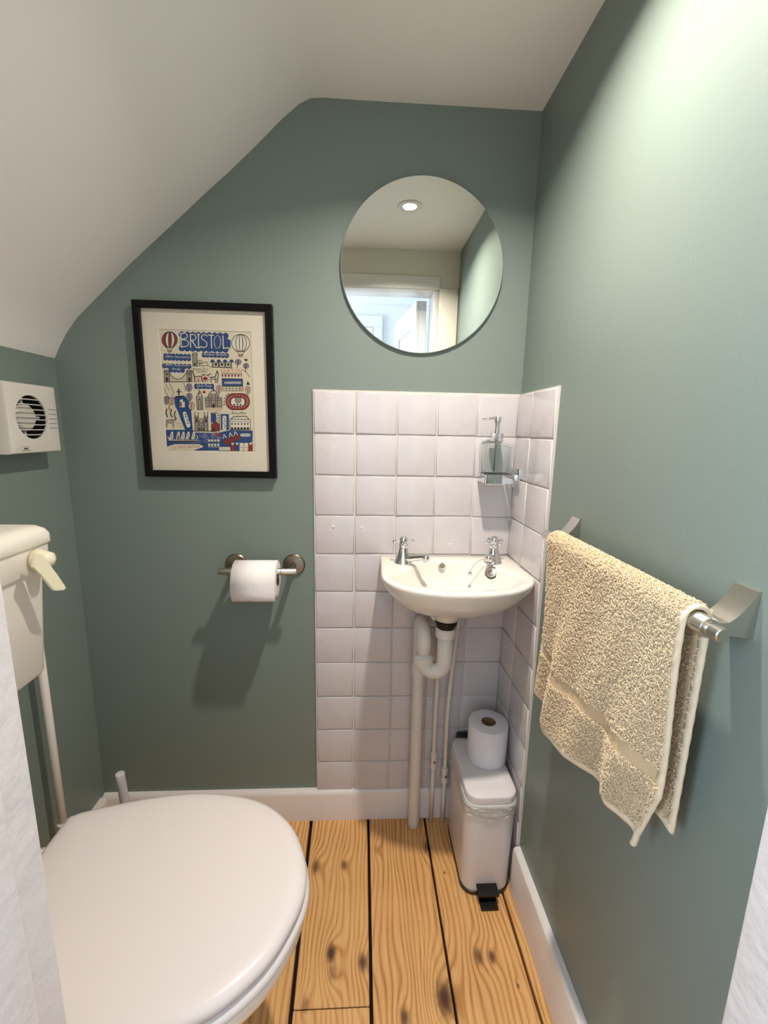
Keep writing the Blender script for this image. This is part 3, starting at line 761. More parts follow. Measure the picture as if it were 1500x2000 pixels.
sd_ = thing('soap_dispenser', 'clear glass soap dispenser with chrome pump in the corner bracket', 'dispenser')
def sq(w_, z, r_=.006): return [Vector((*p, z)) for p in rrect(SX, SY, w_, w_ * .84, r_)]
bm = bmesh.new()
loft(bm, [sq(.062, 1.053), sq(.066, 1.056), sq(.069, 1.075), sq(.073, 1.11), sq(.0745, 1.145), sq(.073, 1.1495, .008), sq(.060, 1.1515, .01), sq(.030, 1.1535, .012), sq(.024, 1.157, .010)], True, False)
obj('bottle', bm, 'glass', sd_, sharp=50)
bm = bmesh.new()
loft(bm, [sq(.050, 1.072), sq(.058, 1.076), sq(.062, 1.11), sq(.064, 1.142), sq(.05, 1.147, .008)], True, True)
obj('inner_wall', bm, 'glass', sd_, sharp=50)
obj('collar', bx(SX - .0165, SX + .0115, SY - .013, SY + .013, 1.1565, 1.1775, bev=.001), 'chrome', sd_, sharp=30)
obj('pump_stem', lathe(bmesh.new(), [(.0062, 0), (.0062, .025), (.0085, .030), (.0088, .041), (.008, .0425)], (SX - .002, SY, 1.1765), (0, 0, 1), 20), 'chrome', sd_, sharp=40)
obj('nozzle', tube(bmesh.new(), [(SX - .002, SY, 1.2155), (SX - .020, SY - .002, 1.2145), (SX - .042, SY - .004, 1.2120)], [.0038, .0032, .0018], 10), 'chrome', sd_, smooth=True)
obj('dip_tube', tube(bmesh.new(), [(SX - .002, SY, 1.16), (SX - .004, SY, 1.08)], .0018, 8), 'glass', sd_, smooth=True)

# ------------------------------------------------------------------ pedal bin and wrapped roll
pb = thing('pedal_bin', 'slim white pedal bin with liner, beside the basin pipes', 'bin')
BX, BYc = .4585, -.145
def sec(w_, d_, z, r_, dy=0.0): return [Vector((*p, z)) for p in rrect(BX, BYc + dy, w_, d_, r_, 8)]
bm = bmesh.new()
loft(bm, [sec(.124, .206, .010, .032), sec(.126, .208, .014, .034), sec(.132, .220, .262, .034), sec(.132, .220, .266, .034)])
obj('body', bm, 'bin', pb, sharp=40)
bm = bmesh.new()
loft(bm, [sec(.126, .210, .0005, .034), sec(.129, .213, .003, .035), sec(.129, .213, .011, .035), sec(.124, .206, .0125, .033)])
obj('base_ring', bm, 'rubber', pb, sharp=40)
bm = bmesh.new()
loft(bm, [sec(.1335, .222, .240, .035), sec(.1345, .224, .246, .035), sec(.1345, .224, .262, .035), sec(.135, .226, .268, .035), sec(.133, .223, .2735, .034), sec(.120, .21, .2745, .03)], False, False)
bmesh.ops.subdivide_edges(bm, edges=bm.edges[:], cuts=2, use_grid_fill=True)
for v in bm.verts:
    x_, y_, z_ = v.co
    low_ = max(0, min(1, (.258 - z_) / .018))
    v.co.z -= low_ * (.010 + .007 * math.sin(x_ * 70 + 1) + .005 * math.sin(y_ * 55))
    n_ = Vector((x_ - BX, y_ - BYc, 0)).normalized()
    v.co += n_ * (.0005 + .0012 * math.sin(z_ * 500 + x_ * 160 + y_ * 130) + .0008 * math.sin(z_ * 900 - x_ * 260 + y_ * 90)) * (1 if z_ < .268 else .2)
obj('liner', bm, 'liner', pb, smooth=True)
bm = bmesh.new()
loft(bm, [sec(.128, .218, .272, .032), sec(.129, .219, .275, .032), sec(.129, .219, .291, .032), sec(.1275, .2175, .2945, .031), sec(.124, .214, .2962, .030), sec(.08, .17, .2966, .02)])
obj('lid', bm, 'bin', pb, sharp=50)
obj('hinge', bx(BX - .045, BX + .030, BYc + .103, BYc + .124, .262, .304, bev=.005), 'rubber', pb, sharp=30)
ped = obj('pedal', prism(bmesh.new(), [(-.236, .036), (-.272, .033), (-.276, .030), (-.276, .024), (-.271, .026), (-.236, .029)], 0, BX - .028, BX + .024), 'rubber', pb, sharp=30)
obj('low_black_plate', prism(bmesh.new(), [(-.236, .012), (-.290, .006), (-.290, .001), (-.236, .001)], 0, BX - .024, BX + .020), 'rubber', ped)  # flat black wedge close to the floor, below the pedal
paper_roll('toilet_roll', 'white wrapped toilet roll standing on the pedal bin lid', (.4775, -.116, .2970 + .0535), (0, 0, 1), .0535, .0195, .107, 'wrap', 'toilet rolls')

# ------------------------------------------------------------------ towel rail
rl = thing('towel_rail', 'brushed steel towel rail on the right wall', 'towel rail')
RX, RZ = .490, .982
obj('bar', lathe(bmesh.new(), [(.010, 0), (.0115, .0015), (.0115, .411), (.0105, .4125), (.0065, .413), (.0065, .416), (.0078, .417), (.0078, .429), (.0068, .430)], (RX, -.344, RZ), (0, -1, 0), 28), 'steel', rl, sharp=35)
for yc in (-.360, -.739):
    pf = [(XR, 1.022), (XR - .003, 1.021), (XR - .009, 1.010), (XR - .016, 1.000), (XR - .023, .9925), (XR - .030, .9875), (XR - .038, .9870), (RX - .001, .9895), (RX - .001, .976), (XR - .036, .9745), (XR - .020, .9715), (XR, .968)]
    b = bmesh.new(); prism(b, pf, 1, yc - .0155, yc + .0155)
    obj('bracket', b, 'steel', rl, sharp=25)

# ------------------------------------------------------------------ towel
tw = thing('hand_towel', 'cream terry hand towel draped over the towel rail', 'towel')
NS, NT = 70, 150
RB = .0145
Lf, Lb = .318, .283
arcL = PI * RB
Ltot = Lf + arcL + Lb
def towel_pt(s, t):
    """s 0..1 from the far end to the near end, t 0..Ltot from the front bottom over the bar to the back bottom"""
    yF, yN = -.390, -.741
    y = yF + (yN - yF) * s
    if t < Lf:
        h = Lf - t; k = h / Lf
        z = RZ + .002 - h; x = RX - RB
        wav = .010 * math.sin(6.5 * s + .6 + 1.2 * k) + .006 * math.sin(14 * s + 2.0 - 2.5 * k) + .004 * math.sin(24 * s + 5 * k)
        x += wav * (k ** .8) - .004 * k
        x += .013 * math.exp(-((s - .60 - .10 * k) / .09) ** 2) * k ** .7 - .010 * math.exp(-((s - .30) / .12) ** 2) * k     # soft folds
        y += -.004 * math.sin(5 * s + 2 * k) * k + .002
        y += .014 * (k ** 1.5) * s                                                # near edge drifts back
        cu = max(0, (k - .74) / .26); near = max(0, (s - .72) / .28)
        y += .030 * cu * near; x += .010 * cu * near * near                        # curled corner
        z += -.006 * math.sin(4.2 * s + .5) * k - .010 * (cu ** 2) * near + .008 * max(0, (.12 - s) / .12) * k * k
        return Vector((x, y, z))
    if t < Lf + arcL:
        a = (t - Lf) / RB
        return Vector((RX - RB * math.cos(a), y + .002, RZ + .002 + RB * math.sin(a)))
    h = t - Lf - arcL; k = h / Lb
    x = RX + RB + .004 * k + .004 * math.sin(7 * s + 1.0) * k
    y += .002 + .012 * k * s
    z = RZ + .002 - h + .010 * k * (1 - s) * 1.5 - .004 * k * s
    return Vector((x, y, z))
def band(t): return .082 < t < .104
G = [[towel_pt(i / NS, Ltot * j / NT) for i in range(NS + 1)] for j in range(NT + 1)]
me = bpy.data.meshes.new('cloth')
verts = [p[:] for r_ in G for p in r_]
faces = [(j * (NS + 1) + i, j * (NS + 1) + i + 1, (j + 1) * (NS + 1) + i + 1, (j + 1) * (NS + 1) + i) for j in range(NT) for i in range(NS)]
me.from_pydata(verts, [], faces)
cl = link('cloth', me, 'towel', tw, smooth=True)
sd = cl.modifiers.new('thick', 'SOLIDIFY'); sd.thickness = .0035; sd.offset = 0

# numpy surface lookup for the pile
Gn = np.array([[list(p) for p in r_] for r_ in G])
def surf(s, t):
    fs = np.clip(s, 0, .9999) * NS; ft = np.clip(t / Ltot, 0, .9999) * NT
    i = fs.astype(int); j = ft.astype(int); a = (fs - i)[:, None]; b = (ft - j)[:, None]
    p00, p10, p01, p11 = Gn[j, i], Gn[j, i + 1], Gn[j + 1, i], Gn[j + 1, i + 1]
    p = p00 * (1 - a) * (1 - b) + p10 * a * (1 - b) + p01 * (1 - a) * b + p11 * a * b
    ds = (p10 - p00) * (1 - b) + (p11 - p01) * b; dt = (p01 - p00) * (1 - a) + (p11 - p10) * a
    n = np.cross(ds, dt); n /= np.linalg.norm(n, axis=1)[:, None] + 1e-12
    return p, n
def make_pile(name, count, side, keep, length, rad):
    s = rng.uniform(.012, .988, count); t = rng.uniform(.010, Ltot - .008, count)
    ok = keep(s, t); s, t = s[ok], t[ok]
    p, n = surf(s, t); n = n * side
    K = len(p)
    rv = rng.normal(size=(K, 3)); tang = rv - n * np.sum(rv * n, 1)[:, None]; tang /= np.linalg.norm(tang, axis=1)[:, None]
    bi = np.cross(n, tang)
    L_ = length * rng.uniform(.6, 1.25, K)[:, None]
    p0 = p + n * .0012
    # a loop: rises, leans over and turns down again
    pts = [p0, p0 + n * L_ * .75 + tang * L_ * .15, p0 + n * L_ * .85 + tang * L_ * .75, p0 + n * L_ * .30 + tang * L_ * 1.0]
    vs_ = []
    rr = [rad * .9, rad, rad, rad * .7]
    up = [tang, (tang * .6 - n * .4), -n, -tang]
    for q, (pt, r_) in enumerate(zip(pts, rr)):
        u1 = up[q] / np.linalg.norm(up[q], axis=1)[:, None]
        for a in range(3):
            th_ = 2 * PI * a / 3
            vs_.append(pt + (bi * math.cos(th_) + u1 * math.sin(th_)) * r_)
    V = np.stack(vs_, 1).reshape(-1, 3)                 # K x 12
    base = (np.arange(K) * 12)[:, None, None]
    quads = []
    for q in range(3):
        for a in range(3):
            b = (a + 1) % 3; quads.append([q * 3 + a, q * 3 + b, (q + 1) * 3 + b, (q + 1) * 3 + a])
    F = (base + np.array(quads)[None]).reshape(-1, 4)
    m_ = bpy.data.meshes.new(name)
    m_.vertices.add(len(V)); m_.vertices.foreach_set('co', V.ravel())
    m_.loops.add(F.size); m_.loops.foreach_set('vertex_index', F.ravel().astype(np.int32))
    m_.polygons.add(len(F)); m_.polygons.foreach_set('loop_start', np.arange(0, F.size, 4, dtype=np.int32))
    m_.update(); m_.validate()
    o_ = link(name, m_, 'pile', tw, smooth=True); o_['kind'] = 'stuff'
    return o_
# which way is out?
_, nn = surf(np.array([.5]), np.array([Lf * .5])); SIDE = 1.0 if nn[0, 0] < 0 else -1.0
notband = lambda s, t: ~((t > .094) & (t < .116))
make_pile('terry_pile', 62000, SIDE, notband, .0036, .00062)
make_pile('terry_pile', 14000, -SIDE, lambda s, t: notband(s, t) & (t > Lf + arcL) & (s > .3), .0030, .00062)
make_pile('terry_pile', 9000, -SIDE, lambda s, t: notband(s, t) & (t < Lf) & (s > .6), .0030, .00062)
# hems along the edges
def hem(path, r_):
    b = bmesh.new(); tube(b, path, r_, 8); return b
def edge_s(s, t0, t1, n_=60): 
    return [towel_pt(s, t0 + (t1 - t0) * k / n_) for k in range(n_ + 1)]
def flat_hem(pe, pi):
    b = bmesh.new(); rings_ = []
    n_ = len(pe)
    for k in range(n_):
        d = pe[min(k + 1, n_ - 1)] - pe[max(k - 1, 0)]; w_ = pe[k] - pi[k]; nrm = d.cross(w_).normalized(); wd = w_.normalized()
        h_ = .0026 + .0005 * math.sin(k * 1.3)
        rings_.append([pe[k] + wd * .0022, pe[k] + nrm * h_, pi[k] + nrm * h_, pi[k] - nrm * h_, pe[k] - nrm * h_])
    loft(b, rings_); return b
ts = [Ltot * k / 130 for k in range(131)]; ss = [k / 60 for k in range(61)]
obj('side_hem', flat_hem([towel_pt(1.0, t) for t in ts], [towel_pt(.975, t) for t in ts]), 'hem', tw, smooth=True)
obj('side_hem', flat_hem([towel_pt(0.0, t) for t in ts], [towel_pt(.025, t) for t in ts]), 'hem', tw, smooth=True)
obj('end_hem', flat_hem([towel_pt(k, 0) for k in ss], [towel_pt(k, .010) for k in ss]), 'hem', tw, smooth=True)
obj('end_hem', flat_hem([towel_pt(k, Ltot) for k in ss], [towel_pt(k, Ltot - .010) for k in ss]), 'hem', tw, smooth=True)
ct = towel_pt(1.0, 0)
obj('hanging_loop', tube(bmesh.new(), catmull([ct + Vector((0, .002, .006)), ct + Vector((-.001, .003, -.006)), ct + Vector((-.001, .005, -.016)), ct + Vector((-.001, .0075, -.018))], 5), .0042, 10), 'hem', tw, smooth=True)

# ------------------------------------------------------------------ framed print
pf_ = thing('framed_print', 'black framed illustrated city print hung on the green wall', 'picture')
fx0, fx1, fz0_, fz1_ = -.4285, -.0975, 1.0510, 1.4745; RW = .0165; FD = -.0225
def rail(pts):
    b = bmesh.new(); prism(b, pts, 1, FD, -.0005)
    bmesh.ops.bevel(b, geom=[e for e in b.edges if all(v.co.y < FD + 1e-5 for v in e.verts)], offset=.0012, segments=1, affect='EDGES')
    return b
A_, B_, C_, D_ = (fx0, fz0_), (fx1, fz0_), (fx1, fz1_), (fx0, fz1_)
a_, b_, c_, d_ = (fx0 + RW, fz0_ + RW), (fx1 - RW, fz0_ + RW), (fx1 - RW, fz1_ - RW), (fx0 + RW, fz1_ - RW)
for q in ((A_, B_, b_, a_), (B_, C_, c_, b_), (C_, D_, d_, c_), (D_, A_, a_, d_)):
    obj('frame_rail', rail(list(q)), 'black', pf_)
MY = -.0120
# mount with a window
p00, p10, p11, p01 = (-.3745, 1.1160), (-.1515, 1.1155), (-.1500, 1.4095), (-.3730, 1.4135)
bm = bmesh.new()
O4 = [(fx0 + RW - .003, fz0_ + RW - .003), (fx1 - RW + .003, fz0_ + RW - .003), (fx1 - RW + .003, fz1_ - RW + .003), (fx0 + RW - .003, fz1_ - RW + .003)]
I4 = [(-.3740, 1.1155), (-.1508, 1.1155), (-.1508, 1.4115), (-.3740, 1.4115)]
I5 = [(I4[0][0] + .0012, I4[0][1] + .0012), (I4[1][0] - .0012, I4[1][1] + .0012), (I4[2][0] - .0012, I4[2][1] - .0012), (I4[3][0] + .0012, I4[3][1] - .0012)]
loft(bm, [[Vector((x, MY, z)) for x, z in O4], [Vector((x, MY, z)) for x, z in I4], [Vector((x, MY + .0016, z)) for x, z in I5]], False, False)
obj('mount', bm, 'mount', pf_)
PY = MY + .0014
pr = obj('print', bx(-.380, -.145, PY, PY + .001, 1.110, 1.417), 'paper', pf_)
obj('glazing', bx(fx0 + RW - .002, fx1 - RW + .002, -.0165, -.0150, fz0_ + RW - .002, fz1_ - RW + .002), 'pane', pf_)

# --- the printed artwork: flat ink shapes on the paper (photo-crop coordinates -> paper plane)
INK = {'blue': (32, 66, 124), 'red': (132, 40, 44), 'white': (218, 213, 200), 'line': (40, 36, 36), 'grey': (150, 142, 132), 'orange': (196, 116, 78),
       'lilac': (146, 132, 150), 'pink': (206, 176, 166), 'paper': (214, 206, 184)}
INKM = {}
for k, v in INK.items():
    INKM[k] = mat('print_ink_' + k, v, .85)
inks = list(INKM.keys())
art = bmesh.new()
lay = [0]
def A2(u, v):
    p = hit(240 + u * 320 / 1500, 560 + v * 400 / 1875, 1, PY)
    return p.x, p.z
def _face(pts, col, y):
    vs_ = [art.verts.new((x, y, z)) for x, z in pts]
    try:
        f = art.faces.new(vs_); f.material_index = inks.index(col)
    except ValueError: pass
def nexty():
    lay[0] += 1; return PY - .00002 - lay[0] * .0000012
def poly(col, pts, y=None):
    _face([A2(*p) for p in pts], col, y or nexty())
def stroke(col, pts, w_, y=None):
    y = y or nexty()
    for (x0, y0), (x1, y1) in zip(pts, pts[1:]):
        dx, dy = x1 - x0, y1 - y0; l = math.hypot(dx, dy) or 1; ex, ey = dx / l * w_ * .4, dy / l * w_ * .4; nx, ny = -dy / l * w_ / 2, dx / l * w_ / 2
        _face([A2(x0 - ex + nx, y0 - ey + ny), A2(x1 + ex + nx, y1 + ey + ny), A2(x1 + ex - nx, y1 + ey - ny), A2(x0 - ex - nx, y0 - ey - ny)], col, y)
def ell(cx, cy, rx, ry, n=24, a0=0, a1=2 * PI):
    return [(cx + rx * math.cos(a0 + (a1 - a0) * i / n), cy + ry * math.sin(a0 + (a1 - a0) * i / n)) for i in range(n + (0 if abs(a1 - a0 - 2 * PI) < 1e-6 else 1))]
def cloud(x0, x1, y0, y1, col='blue', n=None, slope=0.0):
    """scalloped label shape"""
    n = n or max(3, int((x1 - x0) / 34)); r = (x1 - x0) / n / 2 * 1.15
    y = nexty()
    h = (y1 - y0)
    for i in range(n):
        cx = x0 + (i + .5) * (x1 - x0) / n; dy = slope * (cx - x0)
        for cyy in (y0 + min(r, h / 2), y1 - min(r, h / 2)):
            _face([A2(*q) for q in ell(cx, cyy + dy, r, min(r, h / 2), 14)], col, y)
    poly(col, [(x0 + r * .3, y0 + h * .2), (x1 - r * .3, y0 + h * .2 + slope * (x1 - x0)), (x1 - r * .3, y1 - h * .2 + slope * (x1 - x0)), (x0 + r * .3, y1 - h * .2)])
def text(s, u, v, w_, h_, col, slope=0.0, shear=0.0, rot90=False):
    cu = bpy.data.curves.new('lettering', 'FONT'); cu.body = s; cu.resolution_u = 1; cu.shear = shear
    ob = bpy.data.objects.new('lettering', cu); C.objects.link(ob)
    dg = bpy.context.evaluated_depsgraph_get(); me_ = bpy.data.meshes.new_from_object(ob.evaluated_get(dg))
    bpy.data.objects.remove(ob); bpy.data.curves.remove(cu)
    co = [v_.co.copy() for v_ in me_.vertices]
    if not co: return
    x0 = min(c.x for c in co); x1 = max(c.x for c in co); y0 = min(c.y for c in co); y1 = max(c.y for c in co)
    y = nexty(); vv = []
    for c in co:
        a = (c.x - x0) / (x1 - x0); b = (c.y - y0) / (y1 - y0)
        if rot90: uu, ww = u + (b) * w_, v - a * h_
        else: uu, ww = u + a * w_, v - b * h_ + slope * a * w_
        px_, pz_ = A2(uu, ww); vv.append(art.verts.new((px_, y, pz_)))
    for p in me_.polygons:
        try:
            f = art.faces.new([vv[i] for i in p.vertices]); f.material_index = inks.index(col)
        except ValueError: pass
    bpy.data.meshes.remove(me_)
def balloon(cx, cy, rx, ry, stripes, base):
    poly('white', ell(cx, cy, rx, ry))
    for f0, f1 in stripes:
        pts = [(cx + rx * f0 * math.cos(a), cy + ry * math.sin(a)) for a in np.linspace(-PI / 2, PI / 2, 12)] + [(cx + rx * f1 * math.cos(a), cy + ry * math.sin(a)) for a in np.linspace(PI / 2, -PI / 2, 12)]
        poly('red', pts)
    for f in (-1, -.55, -.15, .25, .65, 1):
        stroke('line', [(cx + rx * f * math.cos(a), cy + ry * math.sin(a)) for a in np.linspace(-PI / 2, PI / 2, 14)], 6)
    stroke('line', [(cx - rx * .6, cy + ry * .8), (cx - 14, base - 20)], 5); stroke('line', [(cx + rx * .6, cy + ry * .8), (cx + 14, base - 20)], 5)
    poly('grey', [(cx - 20, base - 22), (cx + 20, base - 22), (cx + 16, base), (cx - 16, base)])
    stroke('line', [(cx - 20, base - 22), (cx + 20, base - 22), (cx + 16, base), (cx - 16, base), (cx - 20, base - 22)], 4)
balloon(428, 486, 70, 74, ((-1, -.55), (-.18, .28), (.66, 1)), 600)
balloon(1078, 516, 82, 80, ((.2, .3),), 640)
# title
cloud(515, 965, 408, 592, n=9, slope=.03); poly('blue', [(940, 470), (988, 490), (985, 560), (940, 585)])
TT = 9
def glyph(strokes):
    for s in strokes: stroke('white', s, TT)
glyph([[(530, 428), (535, 552)], [(530, 428), (570, 425), (592, 445), (585, 470), (535, 482)], [(535, 482), (585, 490), (602, 515), (595, 542), (535, 552)]])
glyph([[(618, 436), (620, 556)], [(618, 436), (655, 438), (672, 460), (660, 488), (620, 492)], [(632, 492), (672, 556)]])
glyph([[(692, 436), (694, 558)], [(682, 437), (704, 437)], [(682, 558), (706, 558)]])
glyph([[(772, 452), (750, 436), (722, 446), (718, 474), (745, 492), (770, 512), (768, 546), (735, 560), (712, 546)]])
glyph([[(786, 442), (830, 444)], [(808, 443), (812, 562)]])
glyph([ell(866, 506, 30, 60, 20) + [(896, 506)]])
glyph([[(916, 450), (920, 566)], [(920, 564), (972, 558)]])
# labels
def label(s, x0, x1, y0, y1, slope=.03, two=None):
    cloud(x0, x1, y0, y1, slope=slope)
    if two:
        cloud(x0 + 60, x1 - 60, y1 - 22, y1 + 38, slope=slope); text(two, x0 + 90, y1 + 20, x1 - x0 - 180, 26, 'white', slope, .3)
    text(s, x0 + 14, y1 - 20, x1 - x0 - 26, (y1 - y0) * .45, 'white', slope, .3)
label('Clifton Observatory', 372, 622, 608, 676)
label('Clifton Suspension', 362, 625, 700, 748, two='Bridge')
label('Botanic Gardens', 725, 968, 600, 648)
label('Cabot Tower', 655, 832, 886, 938, .01)
# observatory tower and hill
poly('grey', [(640, 625), (675, 625), (678, 725), (642, 725)]); stroke('line', [(638, 620), (642, 728)], 6); stroke('line', [(678, 622), (680, 728)], 6); stroke('line', [(634, 622), (682, 620), (678, 606), (640, 608), (634, 622)], 6)
poly('line', [(655, 600), (662, 600), (660, 612), (656, 612)]); poly('line', ell(660, 712, 9, 16, 12)); stroke('line', [(640, 727), (780, 722), (770, 692), (740, 690), (730, 704), (700, 700)], 5)
stroke('line', ell(703, 690, 20, 18, 16) + [(723, 690)], 5); stroke('line', [(703, 680), (703, 724)], 5)
# glasshouses of the gardens with palms
for i in range(4):
    x = 820 + i * 58
    poly('blue', ell(x, 680, 18, 14, 14)); stroke('blue', [(x - 16, 694), (x + 2, 676), (x + 20, 692)], 8); stroke('line', [(x, 690), (x, 735)], 7)
for i in range(3):
    x = 852 + i * 56
    stroke('line', ell(x, 714, 24, 24, 18) + [(x + 24, 714)], 5); poly('line', ell(x, 712, 13, 13, 14))
stroke('line', [(812, 736), (1000, 742)], 7); stroke('line', [(780, 724), (815, 738)], 4)
for (x, y, r_) in ((1055, 690, 28), (1128, 725, 26)):
    poly('lilac', ell(x, y, r_, r_ * .9, 18)); stroke('line', ell(x, y, r_, r_ * .9, 18) + [(x + r_, y)], 4); stroke('line', [(x, y - 20), (x - 8, y + 56)], 6)
    for d in (-12, 0, 12): stroke('line', [(x + d, y - 14), (x + d * .4, y + 14)], 3)
poly('line', [(1108, 660), (1145, 664), (1138, 682), (1118, 680)])
# bridge
for x in (378, 585):
    poly('grey', [(x, 768), (x + 46, 768), (x + 50, 868), (x + 2, 868)]); stroke('line', [(x, 765), (x + 46, 765), (x + 48, 870), (x + 2, 870), (x, 765)], 6)
    poly('line', ell(x + 26, 848, 13, 22, 14)); poly('line', ell(x + 24, 800, 8, 12, 12)); stroke('line', [(x - 4, 780), (x + 50, 780)], 5)
stroke('line', [(424, 785), (450, 822), (480, 842), (510, 846), (545, 834), (588, 782)], 6); stroke('line', [(378, 872), (636, 870)], 7)
for x in range(432, 585, 14):
    yy = 785 + 60 * (1 - ((x - 506) / 80.0) ** 2); stroke('line', [(x, yy), (x, 868)], 3)
# zoo
text('Bristol Zoo', 640, 766, 140, 26, 'line', 0, .2); text('Gardens', 672, 786, 100, 20, 'line', 0, .2)
poly('pink', [(655, 810), (735, 812), (735, 872), (655, 872)]); 
stroke('line', [(640, 772), (655, 830), (660, 872)], 9); stroke('line', [(655, 826), (720, 820), (728, 872)], 7); stroke('line', [(690, 850), (692, 874)], 7)
stroke('line', [(726, 800), (748, 812)], 8); stroke('line', [(804, 798), (772, 812)], 8); poly('red', ell(755, 842, 22, 18, 16)); stroke('line', ell(755, 838, 36, 34, 18), 4)
stroke('line', [(800, 830), (846, 826), (862, 770), (874, 800), (866, 880)], 8); stroke('line', [(806, 830), (808, 876)], 7); stroke('grey', [(820, 846), (852, 846), (848, 878)], 14)
# Clifton terrace
text('CLIFTON', 898, 786, 190, 34, 'orange'); stroke('line', [(900, 796), (1090, 796)], 5)
poly('red', [(905, 804), (1090, 804), (1090, 824), (905, 824)])
for i in range(6): poly('white', ell(925 + i * 30, 816, 8, 9, 10))
poly('blue', [(908, 842), (1095, 846), (1098, 906), (910, 906)]); stroke('line', [(908, 840), (1095, 844), (1098, 908), (910, 908), (908, 840)], 5)
for i in range(9): stroke('white', [(930 + i * 17, 890), (938 + i * 17, 866), (946 + i * 17, 888)], 5)
poly('pink', [(1060, 914), (1100, 914), (1100, 952), (1060, 952)])
for yy in (914, 934, 954): stroke('line', [(915, yy), (1102, yy)], 4)
for i in range(7): stroke('line', [(915 + i * 31, 914), (915 + i * 31, 954)], 4)
for (x, y) in ((880, 935), (1145, 945)):
    poly('pink', ell(x, y, 24, 34, 18)); stroke('line', ell(x, y, 24, 34, 18) + [(x + 24, y)], 4); stroke('line', [(x, y - 20), (x, y + 54)], 5)
    for d in (-14, 0, 14): stroke('line', [(x - 14, y + d - 8), (x, y + d), (x + 14, y + d - 8)], 3)
poly('line', [(1130, 896), (1144, 862), (1166, 900)]); stroke('line', [(1095, 760), (1130, 780), (1162, 826)], 4)
# downs, statue island and river
for pts in ([(378, 930), (412, 1000), (440, 1040)], [(390, 885), (420, 950)], [(430, 885), (465, 970), (455, 1000)], [(560, 885), (575, 950)]): stroke('line', pts, 4)
poly('blue', [(470, 1010), (560, 995), (600, 1040), (625, 1130), (640, 1310), (570, 1310), (520, 1190), (480, 1110)])
stroke('line', [(512, 940), (512, 990)], 12); stroke('line', [(494, 960), (532, 962)], 9); poly('line', [(480, 1002), (548, 996), (540, 1014), (486, 1016)])
poly('white', [(520, 1038), (548, 1028), (552, 1060), (565, 1048), (568, 1106), (520, 1104)]); poly('red', [(524, 1056), (540, 1056), (540, 1098), (524, 1098)]); stroke('line', [(520, 1038), (520, 1106), (568, 1106)], 4)
poly('white', [(548, 1150), (575, 1142), (592, 1180), (620, 1270), (605, 1292), (585, 1284), (558, 1200)])
stroke('line', [(565, 1170), (580, 1165), (572, 1195), (590, 1192)], 5); stroke('line', [(580, 1220), (600, 1215), (590, 1250), (608, 1250)], 5)
stroke('white', [(478, 1100), (500, 1140), (520, 1196)], 7)
for (x, y, c_) in ((606, 922, 'lilac'), (608, 1010, 'lilac'), (628, 1090, 'pink'), (398, 1040, 'grey'), (448, 1045, 'pink')):
    poly(c_, ell(x, y, 28, 36, 18)); stroke('line', ell(x, y, 28, 36, 18) + [(x + 28, y)], 4); stroke('line', [(x, y - 24), (x, y + 40)], 4)
    for d in (-16, 0, 16): stroke('line', [(x - 16, y + d - 10), (x, y + d), (x + 16, y + d - 10)], 3)
# deer and flowers
poly('grey', [(392, 1222), (470, 1214), (492, 1204), (490, 1226), (470, 1240), (468, 1292), (456, 1292), (450, 1252), (410, 1254), (408, 1292), (392, 1292)]); stroke('line', [(392, 1222), (470, 1214), (495, 1202)], 4)
for (x, y) in ((402, 1160), (445, 1165), (480, 1180), (430, 1110)): stroke('orange' if y < 1150 else 'line', [(x, y - 40), (x - 8, y), (x + 6, y + 30)], 10)
text('Ashton', 490, 1258, 50, 18, 'orange', .1); text('Court', 486, 1284, 64, 18, 'orange', .1)
# Cabot tower, museum
poly('grey', [(675, 1010), (728, 1010), (732, 1124), (682, 1124)]); stroke('line', [(672, 1004), (730, 1004), (734, 1126), (682, 1126), (672, 1004)], 5); stroke('line', [(682, 1000), (695, 965), (710, 960), (722, 1000)], 6); stroke('line', [(698, 990), (698, 945)], 8)
poly('line', ell(702, 1032, 6, 8, 10)); stroke('line', [(690, 1040), (692, 1120)], 4); stroke('line', [(716, 1040), (718, 1120)], 4)
poly('red', ell(744, 964, 15, 12, 12))
poly('grey', [(752, 1018), (905, 1018), (908, 1100), (760, 1100)]); stroke('line', [(752, 1016), (905, 1016), (908, 1102), (760, 1102), (752, 1016)], 5)
stroke('line', [(775, 1014), (798, 970), (830, 940), (860, 970), (880, 1014)], 7); stroke('line', [(830, 960), (830, 930)], 7); poly('grey', [(798, 1010), (800, 976), (858, 976), (862, 1010)])
for x in (790, 808, 850, 868): stroke('line', [(x, 985), (x, 1096)], 5)
poly('line', ell(830, 1090, 14, 20, 14)); stroke('line', [(752, 1040), (905, 1040)], 4)
text('Bristol Museum', 752, 1126, 160, 20, 'orange', 0, .2); text('& Art Gallery', 775, 1148, 130, 18, 'orange', 0, .2)
